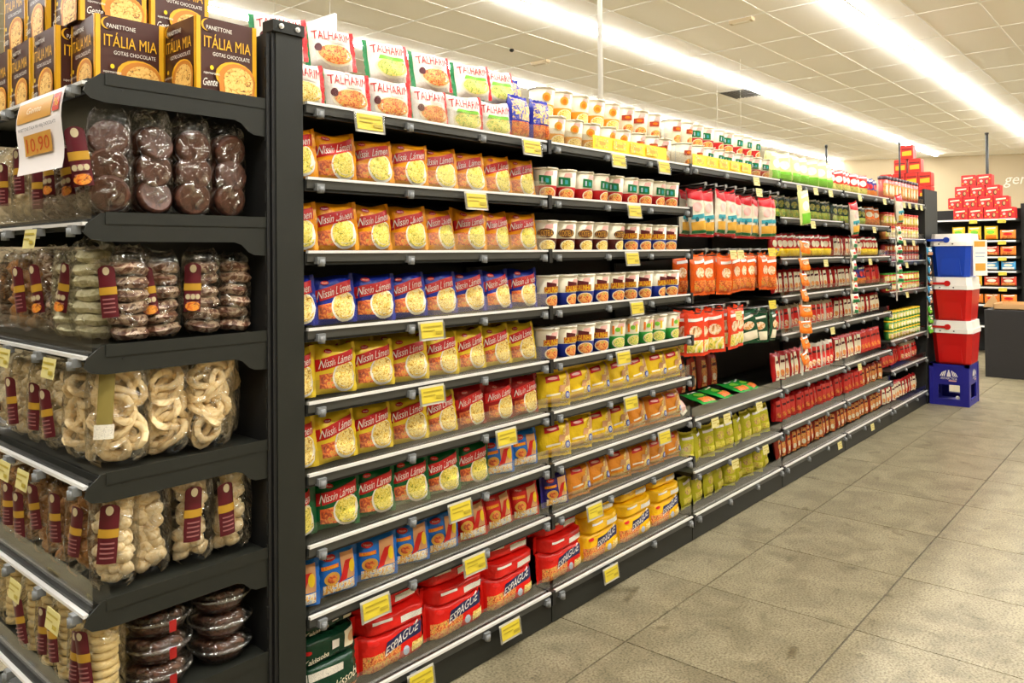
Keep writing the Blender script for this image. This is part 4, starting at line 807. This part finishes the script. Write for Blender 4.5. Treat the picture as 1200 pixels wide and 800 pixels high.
shelf_bags(1, [(.708, .075, .09, .08, .225, 'alfajor', 'bag of chocolate-coated biscuits, leftmost on the near side of second endcap shelf', dict(lab='orange', rz=-25, labx=-.03)), (.797, .085, .088, .075, .245, 'alfajor', 'tall bag of chocolate-coated biscuits, second from left, second endcap shelf', dict(lab=None, rz=6)),
    (.888, .08, .088, .075, .235, 'alfajor', 'bag of chocolate-coated biscuits, third from left, second endcap shelf', dict(lab=None, rz=-4)), (.978, .085, .086, .075, .225, 'alfajor', 'bag of chocolate-coated biscuits beside the post, second endcap shelf', dict(lab=None, rz=8))],
    [(.715, .2, .085, .08, .2, 'dark', 'bag of dark biscuits just behind the offer sheet, second endcap shelf', dict(lab='orange')), (.715, .31, .08, .08, .19, 'dark', 'bag of dark biscuits under the offer sheet, second endcap shelf', dict(lab='orange')), (.715, .42, .09, .08, .2, 'dark', 'bag of dark biscuits left of the offer sheet, second endcap shelf', dict(lab='maroon')), (.715, .54, .1, .08, .2, 'puff', 'bag of pale biscuits with maroon label, second endcap shelf', dict(lab='maroon')), (.715, .67, .1, .08, .2, 'puff', 'farthest bag of pale biscuits, second endcap shelf', dict(lab='maroon'))])
shelf_bags(2, [(.745, .07, .078, .074, .2, 'ring', 'bag of stacked glazed ring biscuits, leftmost on third endcap shelf', dict(rz=-30, labx=-.02)), (.825, .09, .08, .075, .195, 'ring', 'bag of stacked glazed ring biscuits, second from left, third endcap shelf', dict(rz=-25, lab='orange', labx=-.02)),
    (.92, .09, .085, .078, .2, 'ring', 'bag of stacked glazed ring biscuits, third from left, third endcap shelf', dict(rz=-20, lab='orange', labx=-.025)), (1.0, .09, .072, .07, .19, 'ring', 'bag of stacked glazed ring biscuits beside the post, third endcap shelf', dict(lab=None, rz=5))],
    [(.705, .15, .085, .08, .225, 'olive', 'bag of pale olive ring biscuits at the corner, third endcap shelf', dict(lab=None)), (.705, .255, .085, .08, .2, 'olive', 'bag of pale olive ring biscuits with orange label, third endcap shelf', dict(lab='orange')), (.705, .36, .085, .08, .21, 'dark', 'bag of dark biscuits with a maroon label, third endcap shelf', dict(lab='orange')), (.705, .48, .09, .08, .2, 'brown', 'bag of golden brown biscuits, fourth along third endcap shelf', dict(lab='maroon')), (.705, .6, .09, .08, .2, 'brown', 'farthest bag of golden brown biscuits, third endcap shelf', dict(lab=None))])
shelf_bags(3, [(.725, .075, .125, .09, .235, 'rosca', 'bag of pale ring biscuits at the front corner, fourth endcap shelf', dict(rz=-20, lab='grey', labx=-.035)), (.83, .085, .1, .085, .23, 'rosca', 'bag of pale ring biscuits, second from left, fourth endcap shelf', dict(lab=None, rz=-12)),
    (.925, .07, .115, .085, .24, 'rosca', 'bag of pale ring biscuits, third from left, fourth endcap shelf', dict(lab=None, rz=5)), (.99, .15, .1, .085, .23, 'rosca', 'bag of pale ring biscuits beside the post, fourth endcap shelf', dict(lab='grey', rz=-10, labx=-.03))],
    [(.71, .18, .11, .085, .215, 'rosca', 'bag of pale ring biscuits second along the front, fourth endcap shelf', dict(lab=None)), (.71, .295, .1, .085, .2, 'puff', 'bag of round puffs with slanted maroon label, fourth endcap shelf', dict(lab='maroon')), (.71, .41, .1, .085, .2, 'puff', 'bag of round puffs with broad maroon label, fourth endcap shelf', dict(lab='maroon')), (.71, .53, .11, .085, .21, 'puff', 'bag of round puffs, fifth along the front, fourth endcap shelf', dict(lab='maroon')), (.71, .66, .11, .085, .2, 'puff', 'farthest bag of round puffs, fourth endcap shelf', dict(lab='maroon'))])
shelf_bags(4, [(.715, .075, .095, .08, .225, 'puff', 'bag of cream puffs at the front corner, fifth endcap shelf', dict(rz=-30, labx=-.02)), (.795, .095, .09, .08, .22, 'puff', 'bag of cream puffs without label, fifth endcap shelf', dict(rz=-10, lab=None)),
    (.89, .085, .095, .08, .225, 'puff', 'bag of cream puffs, third from left, fifth endcap shelf', dict(rz=-8, labx=-.02)), (.985, .085, .095, .08, .225, 'puff', 'bag of cream puffs beside the post, fifth endcap shelf', dict(rz=0, labx=-.02))],
    [(.705, .18, .085, .08, .2, 'brown', 'bag of golden biscuits next to the cream puffs, fifth endcap shelf', dict()), (.705, .28, .085, .08, .2, 'brown', 'second bag of golden biscuits along fifth endcap shelf', dict()), (.705, .385, .085, .08, .19, 'brown', 'third bag of golden biscuits along fifth endcap shelf', dict()), (.705, .49, .09, .08, .2, 'brown', 'fourth bag of golden biscuits along fifth endcap shelf', dict()), (.705, .6, .09, .08, .19, 'brown', 'farthest bag of golden biscuits along fifth endcap shelf', dict())])
shelf_bags(5, [], [(.692, .075, .075, .072, .215, 'tube', 'bag of stacked cream biscuits at the corner, sixth endcap shelf', dict(rz=-60)), (.70, .165, .075, .072, .21, 'tube', 'second bag of stacked cream biscuits along sixth endcap shelf', dict()), (.70, .26, .075, .072, .215, 'tube', 'third bag of stacked cream biscuits along sixth endcap shelf', dict()), (.70, .36, .075, .072, .2, 'tube', 'fourth bag of stacked cream biscuits along sixth endcap shelf', dict()), (.70, .46, .08, .075, .2, 'tube', 'farthest bag of stacked cream biscuits along sixth endcap shelf', dict())])
shelf_bags(6, [], [(.70, .12, .085, .08, .17, 'brown', 'bag of dark-spotted biscuits at the corner of bottom endcap shelf', dict()), (.70, .24, .085, .08, .17, 'puff', 'second bag along the bottom endcap shelf', dict()), (.70, .36, .085, .08, .17, 'brown', 'third bag along the bottom endcap shelf', dict())])
for k, kind, nm in ((1, 'alfajor', 'chocolate-coated biscuits'), (2, 'ring', 'glazed ring biscuits'), (3, 'puff', 'round puffs'), (4, 'brown', 'golden biscuits'), (5, 'tube', 'stacked cream biscuits')):
    for n, y in enumerate((.24, .345, .45, .555, .66, .77)):
        for m_, x in enumerate((.825, .715)):
            if m_ == 1 and y < .6: continue
            if m_ == 1 and any(abs(y-yy) < .12 for yy in ((.54, .67) if k == 1 else (.6,) if k in (2, 4) else (.66,) if k == 3 else (.46,))): continue
            biscuit_bag(x, y, EZ[k]-.004, .088, .08, .21, kind, f'{ORD[n+1]} bag of {nm} in the {"inner" if m_ == 0 else "outer"} row, {EN[k]} endcap shelf', rz=-80, lab=None)
# clear trays of chocolate biscuits, two stacks of three
CONT = food('tray_biscuits', [(60, 36, 26), (96, 60, 44), (128, 86, 64), (80, 50, 36)], 60, .4)
RIMP = clear('tray_rim', (.9, .89, .86, 1), .3, .2, .2, 40)
bt = MB(); bt.lathe([(.05, 0), (.064, .004), (.078, .034), (.0785, .0345)], TRAYM, 28); bt_me = bt.mesh('tray_base')
rm_ = MB(); rm_.lathe([(.078, .034), (.0855, .0345), (.0865, .0385), (.0855, .0425), (.078, .043)], RIMP, 32); rm_me = rm_.mesh('tray_rim')
ld = MB(); ld.lathe([(.078, .043), (.072, .056), (.05, .062), (.001, .0635)], TRAYM, 28); ld_me = ld.mesh('tray_lid')
mound = MB(); mound.lathe([(.05, .006), (.06, .01), (.07, .03), (.066, .04), (.04, .047), (.001, .05)], CONT, 24); mound_me = mound.mesh('biscuit_layer')
tb = smooth_blob(.022, .018, .009, CONT, 3, .1)
for s, (x, y) in enumerate(((.818, .1), (.968, .1))):
    for t in range(3):
        e = empty('biscuit_tray', (x+random.uniform(-.001, .001), y, EZ[5]-.004+t*.059)); e.scale = (.86, .86, .9); tag(e, f'clear tray of chocolate biscuits, {["lowest", "middle", "topmost"][t]} of the {["stack nearer the front", "stack beside the post"][s]}', 'biscuit tray', 'clear biscuit trays on the sixth endcap shelf')
        obj('tray_base', bt_me, e); obj('tray_rim', rm_me, e); obj('tray_lid', ld_me, e); obj('biscuit_layer', mound_me, e)
        for q in range(12):
            a = q*2.4; rr = .06*math.sqrt((q+.5)/12); obj('biscuit', tb, e, (rr*math.cos(a), rr*math.sin(a), .042), (random.uniform(-.3, .3), random.uniform(-.3, .3), a))
        if s == 0:
            b = MB(); b.box(-.009, .009, -.0005, .0005, -.014, .014, ink('sticker_red', (150, 26, 24))); obj('seal_sticker', b, e, (.0, -.088, .03))
# ------------------------------------------------------------------ far end of the gondola, coolers, far shelving
fe = empty('far_endcap', (0, 0, 0)); tag(fe, 'dark end panel unit closing the far end of the long gondola', 'shelving')
b = MB(); b.box(7.18, 7.60, .0, .02, 0, 1.78, DK2); obj('side_panel', b, fe)
b = MB(); b.box(7.18, 7.60, .88, .9, 0, 1.78, DK2); obj('side_panel', b, fe)
b = MB(); b.box(7.18, 7.2, .02, .88, 0, 1.72, DKB); obj('back_panel', b, fe)
b = MB(); b.box(7.2, 7.6, .02, .88, 1.68, 1.70, DK); obj('top_shelf', b, fe)
MINI = mat('mini_box_red', (200, 40, 26), .35)
def red_box(w, h, d, m, word, band):
    b = MB(); b.box(0, d, -w/2, w/2, 0, h, m)
    p = print_mesh('box_print', [('quad', [(-w*.38, h*.25), (w*.38, h*.25), (w*.38, h*.62), (-w*.38, h*.56)], band), ('quad', [(-w*.4, h*.72), (w*.4, h*.72), (w*.4, h*.78), (-w*.4, h*.78)], MAROON)] if word is None else
        [('quad', [(-w*.36, h*.66), (w*.3, h*.74), (w*.3, h*.86), (-w*.36, h*.8)], CREAM), ('disc', w*.16, h*.34, w*.13, h*.24, BROWN), ('disc', w*.18, h*.36, w*.08, h*.16, TAN), ('disc', -w*.2, h*.42, w*.1, h*.12, PINK), ('disc', -w*.38, h*.25, w*.04, h*.05, YEL), ('disc', w*.38, h*.6, w*.04, h*.05, YEL), ('disc', -w*.1, h*.16, w*.05, h*.05, GOLD)], lambda x, z, o: (-o, -x, z))
    f_ = MB(); f_.prism([(-w*.5, h), (w*.5, h), (w*.42, h+.006), (-w*.42, h+.006)], 'x', d*.03, d*.97, m)
    return b.mesh('red_box'), p, f_.mesh('box_top')
MB1 = red_box(.1, .115, .1, MINI, None, PYEL)
for t, ys in enumerate(((.06, .165, .27, .375), (.06, .165, .27, .375), (.14, .255), (.2,))):
    for n, y in enumerate(ys):
        o = obj('small_panettone_box', MB1[0], None, (7.45, y, 1.701+.1225*t), (0, 0, R(random.uniform(-1.5, 1.5)))); tag(o, f'small red box with yellow band, {ORD[n+1]} from right, {["lowest", "second", "third", "topmost"][t]} tier above far endcap', 'box', 'small red boxes stacked above the far endcap')
        obj('printed_front', MB1[1], o); obj('box_top', MB1[2], o)
# crate
CRB = mat('crate_blue', (26, 26, 128), .4)
cw, cd, ch = .285, .38, .335
cr = empty('bottle_crate', (7.2, -.155, 0)); tag(cr, 'dark blue plastic bottle crate with a white emblem under the coolers', 'crate')
def crate_side(L_):
    b = MB(); hw = L_/2; th = .014
    b.box(-hw, hw, 0, th, .17, ch, CRB); b.box(-hw, -hw*.55, 0, th, .0, .17, CRB); b.box(hw*.55, hw, 0, th, .0, .17, CRB); b.box(-hw*.55, hw*.55, 0, th, .0, .05, CRB)
    b.box(-hw, hw, -.004, th, ch-.022, ch, CRB); b.box(-hw, -hw+.03, -.004, 0, 0, ch, CRB); b.box(hw-.03, hw, -.004, 0, 0, ch, CRB); b.box(-hw*.55, hw*.55, -.003, 0, .045, .055, CRB)
    return b
def crate_print(L_):
    S = [('quad', [(-.016, .235), (.016, .235), (.012, .262), (-.012, .262)], WHITE), ('quad', [(-.012, .262), (.012, .262), (.005, .278), (-.005, .278)], WHITE), ('quad', [(-.005, .278), (.005, .278), (.005, .29), (-.005, .29)], WHITE)]
    for s in (-1, 1):
        for k in range(3):
            S.append(('quad', [(s*(.03+.014*k), .238-.0*k), (s*(.038+.014*k), .238), (s*(.026+.012*k), .285-.008*k), (s*(.018+.012*k), .285-.006*k)], WHITE))
    S += [('text', 'ANTARCTICA', 0, .222, .018, .12, 0, WHITE, .15), ('quad', [(.0, .199), (.056, .199), (.056, .209), (.0, .209)], PINK)]
    return print_mesh('crate_emblem', S, lambda x, z, o: (x, -.001-o, z))
for nm, L_, loc, rz in (('end_wall', cw, (0, 0, 0), -90), ('end_wall', cw, (cd, 0, 0), 90), ('side_wall', cd, (cd/2, -cw/2, 0), 0), ('side_wall', cd, (cd/2, cw/2, 0), 180)):
    o = obj(nm, crate_side(L_), cr, loc, (0, 0, R(rz)))
    obj('emblem', crate_print(L_), o)
b = MB(); b.box(.01, cd-.01, -cw/2+.01, cw/2-.01, .004, .014, CRB); obj('crate_floor', b, cr)
b = MB(); b.lathe([(.02, .05), (.03, .055), (.03, .075), (.02, .08)], WHITE, 10); o = obj('bottle_cap_tag', b, None, (7.26, -.2, .066), (R(90), 0, R(-70)), .5); tag(o, 'small white scrap inside the lower opening of the blue crate', 'scrap')
# coolers
def cooler(x, y, z, col, colname, label, price=None):
    m = mat('cooler_'+colname, col, .3); wh = mat('cooler_white', (236, 232, 224), .35); wd_, dp, hb = .30, .37, .255
    e = empty('cooler', (x, y, z)); tag(e, label, 'cooler', 'stacked picnic coolers')
    b = MB()
    def ring(z_, s, c): 
        hw, hd = wd_/2*s, dp/2*s; c_ = c
        return [(-hd+c_, -hw), (hd-c_, -hw), (hd, -hw+c_), (hd, hw-c_), (hd-c_, hw), (-hd+c_, hw), (-hd, hw-c_), (-hd, -hw+c_)]
    lev = [(0, .84), (.01, .87), (.12, .92), (hb, .98)]; base = len(b.v)
    for z_, s in lev: b.v += [(p[0]+dp/2, p[1], z_) for p in ring(z_, s, .035)]
    for i in range(len(lev)-1):
        for k in range(8): k2 = (k+1) % 8; b.face([i*8+k, i*8+k2, (i+1)*8+k2, (i+1)*8+k], m)
    b.face(list(range(8))[::-1], m); b.face([24+k for k in range(8)], m); obj('tub', b, e)
    b = MB(); b.prism([(-.075, .02), (.075, .02), (.06, hb-.02), (-.06, hb-.02)], 'x', .012, .03, m); obj('front_recess', b, e)
    b = MB()
    def slab8(z0, z1, s0, s1):
        n = len(b.v)
        for z_, s in ((z0, s0), (z1, s1)): b.v += [(p[0]+dp/2, p[1], z_) for p in ring(z_, s, .035)]
        for k in range(8): k2 = (k+1) % 8; b.face([n+k, n+k2, n+8+k2, n+8+k], wh)
        b.face([n+k for k in range(8)][::-1], wh); b.face([n+8+k for k in range(8)], wh)
    slab8(hb, hb+.035, 1.02, 1.02); slab8(hb+.035, hb+.1, .98, .95); lo = obj('lid', b, e)
    for yy in (-.02, .08):
        q = MB(); q.tube([(-.006, yy, hb+.017), (.002, yy, hb+.017)], .006, BLK, 8); obj('rivet', q, lo)
    b = MB(); b.tube([(-.014, .045-.02, hb+.05), (.004, .025, hb+.05)], .023, m, 14); b.box(-.012, -.002, .03, .165, hb+.04, hb+.058, m)
    b.box(-.012, dp+.012, .158, .168, hb+.04, hb+.058, m); b.box(dp+.002, dp+.012, .03, .165, hb+.04, hb+.058, m); b.tube([(dp-.004, .025, hb+.05), (dp+.014, .025, hb+.05)], .023, m, 14); obj('handle', b, e)
    return e
c1 = cooler(7.205, -.176, .336, (188, 14, 12), 'red', 'lower red cooler with white lid standing on the blue crate')
c2 = cooler(7.205, -.178, .692, (188, 14, 12), 'red', 'upper red cooler with white lid and small yellow price sticker')
c3 = cooler(7.205, -.176, 1.048, (16, 62, 170), 'blue', 'blue cooler with white lid on top of the stack')
b = MB(); b.box(7.238, 7.239, -.276, -.248, .9, .926, TAGY); 
b2 = MB(); b2.box(-.0012, 0, -.016, .016, -.014, .014, TAGY); o = obj('price_sticker', b2, c2, (.022, -.105, .21))
ps = MB(); ps.box(-.07, .07, -.001, .001, -.29, 0, mat('paper_white', (232, 224, 222), .6)); so = obj('price_sheet', ps, None, (7.33, -.368, 1.35), (0, 0, R(-35))); tag(so, 'white price sheet taped to the side of the blue cooler', 'sign')
obj('sheet_print', print_mesh('cooler_sheet_print', [('quad', [(-.069, -.289), (.069, -.289), (.069, -.001), (-.069, -.001)], WHITE), ('quad', [(-.06, -.055), (.05, -.055), (.05, -.01), (-.06, -.01)], OCH), ('quad', [(-.05, -.25), (.05, -.25), (.05, -.19), (-.05, -.19)], OCH), ('quad', [(-.05, -.11), (.05, -.11), (.05, -.1), (-.05, -.1)], SILVER), ('quad', [(-.05, -.14), (.04, -.14), (.04, -.13), (-.05, -.13)], SILVER)], lambda x, z, o: (x, -.001-o, z)), so)
# far endcap with the pyramid of red panettone boxes
BX = 11.0
bg = empty('far_shelving', (BX, 0, 0)); tag(bg, 'far shelving unit under the pyramid of red boxes', 'shelving')
b = MB(); b.box(.42, .45, -.1, .9, 0, 1.78, DKB); obj('back_panel', b, bg)
b = MB(); b.box(.3, .48, -.2, -.1, 0, 1.83, DK2); obj('post', b, bg)
BZ = [1.645, 1.385, 1.19, 1.015, .823, .609, .35]
for z in BZ:
    b = MB(); b.box(0, .42, -.09, .9, z-.03, z, DK); s = obj('shelf', b, bg); b = MB(); b.box(-.012, 0, -.09, .9, z-.022, z-.002, STEEL); obj('price_rail', b, s)
PR = mat('pyramid_red', (204, 28, 28), .35); RB = red_box(.158, .13, .15, PR, True, None)
for t, ys in enumerate(((-.0, .165, .33, .495), (.06, .225, .39, .555), (.15, .315, .48), (.24, .41))):
    for n, y in enumerate(ys):
        o = obj('red_panettone_box', RB[0], None, (BX+.03+.01*t, y, 1.646+.1375*t), (0, 0, R(random.uniform(-2, 2)))); tag(o, f'red panettone box, {ORD[n+1]} from right, {["lowest", "second", "third", "topmost"][t]} tier of the far pyramid', 'box', 'pyramid of red panettone boxes')
        obj('printed_front', RB[1], o); obj('box_top', RB[2], o)
pouch('far_yellow', (240, 200, 60), ORANGE, LIME, w=.14, h=.18, t=.05); pouch('far_orange', (226, 130, 50), MEAT, RED, w=.16, h=.13, t=.05); pouch('far_blue', (70, 150, 200), WHITE, CREAM, w=.15, h=.12, t=.05); pouch('far_red', (200, 70, 50), SAUCE, CREAM, w=.16, h=.13, t=.05)
for ri, (keys, cn) in enumerate(((['far_orange', 'far_yellow', 'far_yellow', 'far_yellow'], 'yellow'), (['far_orange', 'far_red', 'far_red', 'far_red'], 'orange'), (['far_blue']*4, 'blue'), (['far_red', 'far_red', 'far_yellow', 'far_red'], 'red'), (['far_orange']*4, 'orange'))):
    for n, k in enumerate(keys):
        put(k, BX+.06, .0+.175*n, BZ[ri+1], f'{ORD[n+1]} {dict(far_orange="orange", far_yellow="yellow", far_blue="light blue", far_red="red")[k]} snack bag from right, {SHN[ri+1]} shelf of far unit', 'snack bag', 'snack bags on the far unit', rz=-math.pi/2, seals=False, name='snack_bag')
for ri in range(5):
    for n, y in enumerate((.05, .35)):
        price_tag(BX-.018, BZ[ri]-.0, f'{["right", "left"][n]} yellow tag on the {SHN[ri]} rail of the far unit', TG, False, y=y, rz=-math.pi/2)
# side shelves of the next gondola, seen at the frame edge
ng = empty('next_gondola', (BX, 0, 0)); tag(ng, 'far gondola seen at the right edge beyond the red pyramid', 'shelving')
b = MB(); b.box(.5, 6, -.12, -.1, 0, 1.78, DKB); obj('back_panel', b, ng)
for z in (1.64, 1.36, 1.1, .85, .6, .3):
    b = MB(); b.box(.5, 6, -.5, -.12, z-.03, z, DK); b.box(.5, 6, -.51, -.5, z-.022, z, STEEL); obj('shelf', b, ng)
for ri, z in enumerate((1.36, 1.1, .85, .6)):
    for n in range(7):
        put(['far_blue', 'far_red', 'far_yellow', 'far_orange'][ri], BX+.62+.18*n, -.44, z, f'{ORD[n+1]} bag from the near end, {ORD[ri+1]} stocked shelf of the far gondola', 'snack bag', 'bags on the far gondola', seals=False, name='snack_bag', sc=(1, 1, 1.2))
carton = MB(); carton.box(-.15, .15, -.12, .12, 0, .2, mat('pale_carton', (226, 220, 200), .6)); carton.box(-.151, .151, -.121, .121, .08, .11, LIME)
o = obj('pale_carton', carton, None, (BX+.75, -.3, 1.641)); tag(o, 'pale carton with a green band on top of the far gondola', 'carton')
# dark poles
for (x, y, z0, z1, rr, lab) in ((BX+.38, .26, 1.65, 2.72, .018, 'black pole rising behind the red pyramid'), (7.32, .225, 1.70, 2.19, .008, 'dark pole rising beside the small red boxes'), (6.1, .425, 1.66, 2.06, .008, 'short dark pole rising behind the red pouches')):
    b = MB(); b.tube([(x, y, z0), (x, y, z1)], rr, BLK, 10); b.lathe([(rr*1.3, z1), (rr*1.3, z1+.02)], BLK, 10, (x, y)); o = obj('pole', b); tag(o, lab, 'pole')
# white service rod from ceiling to the gondola
b = MB(); b.tube([(3.12, .455, 1.83), (3.12, .455, CZ)], .012, mat('rod_white', (240, 236, 228), .4), 10); b.lathe([(.03, CZ-.02), (.03, CZ)], mat('rod_white', (240, 236, 228), .4), 12, (3.12, .455)); o = obj('service_rod', b); tag(o, 'white vertical service rod from the ceiling to the gondola', 'rod')
# hanging signs
def sign(x, y, z0, z1, w, rz, label, face, stripes=None):
    e = empty('hanging_sign', (x, y, z1), R(rz)); tag(e, label, 'hanging sign')
    b = MB(); b.box(-w/2, w/2, -.008, .008, z0-z1, 0, face); obj('board', b, e)
    for s in (-1, 1):
        b = MB(); b.tube([(s*w*.42, 0, 0), (s*w*.42, 0, CZ-z1)], .002, mat('cord_white', (230, 226, 216), .5), 5); obj('cord', b, e)
    if stripes:
        obj('sign_print', print_mesh('sign_print', stripes, lambda x_, z_, o: (x_, -.008-o, z_)), e)
h = .3
sign(10.3, 3.2, 2.35, 2.85, .4, -45, 'pale hanging sign with thin red lines above the lime bags', mat('sign_pale', (238, 216, 206), .5), [('quad', [(-.18, -.2-.07*k), (.18, -.2-.07*k), (.18, -.185-.07*k), (-.18, -.185-.07*k)], ink('sign_red', (200, 110, 100))) for k in range(4)])
sign(2.43, 1.9, 2.33, 2.50, .6, 90, 'hanging board with a dark picture behind the tagliatelle bags', mat('sign_white', (228, 224, 220), .5), [('quad', [(-.29, -.165), (.29, -.165), (.29, -.045), (-.29, -.045)], food('dark_picture', [(70, 52, 44), (110, 92, 84), (140, 124, 112), (80, 64, 56)], 12))])
# desk draped in black with a cardboard box
CARD = mat('cardboard', (190, 148, 96), .7)
CLO = mat('black_cloth', (30, 27, 24), .8, bump=.3, bscale=8)
tb_ = empty('draped_table', (9.06, -.62, 0)); tag(tb_, 'table draped to the floor in black cloth behind the coolers', 'table')
b = MB(); b.box(0, .7, -.52, .52, .64, .66, BLK); obj('table_top', b, tb_)
b = MB()
def cloth(a, c):
    L = [(-.01, -.53), (-.01, .53), (.71, .53), (.71, -.53), (-.01, -.53)]; s = a*4; i = min(int(s), 3); q = s-i
    x = L[i][0]*(1-q)+L[i+1][0]*q; y = L[i][1]*(1-q)+L[i+1][1]*q; wv = .006*math.sin(a*90)*(1-c); return (x+wv, y+wv, .003+.665*c)
b.grid(cloth, 96, 4, CLO, flip=True); b.box(-.01, .71, -.53, .53, .662, .669, CLO); obj('cloth', b, tb_)
cbx = empty('cardboard_box', (9.12, -.46, .67)); tag(cbx, 'open shallow cardboard box with a raised flap on the black table', 'cardboard box')
b = MB(); b.box(0, .45, -.3, .3, 0, .01, CARD); b.box(0, .008, -.3, .3, 0, .06, CARD); b.box(.442, .45, -.3, .3, 0, .06, CARD); b.box(0, .45, -.3, -.292, 0, .06, CARD); b.box(0, .45, .292, .3, 0, .06, CARD); obj('tray', b, cbx)
b = MB(); b.prism([(.43, .01), (.28, .01), (.33, .15)], 'x', .2, .206, CARD); obj('flap', b, cbx)
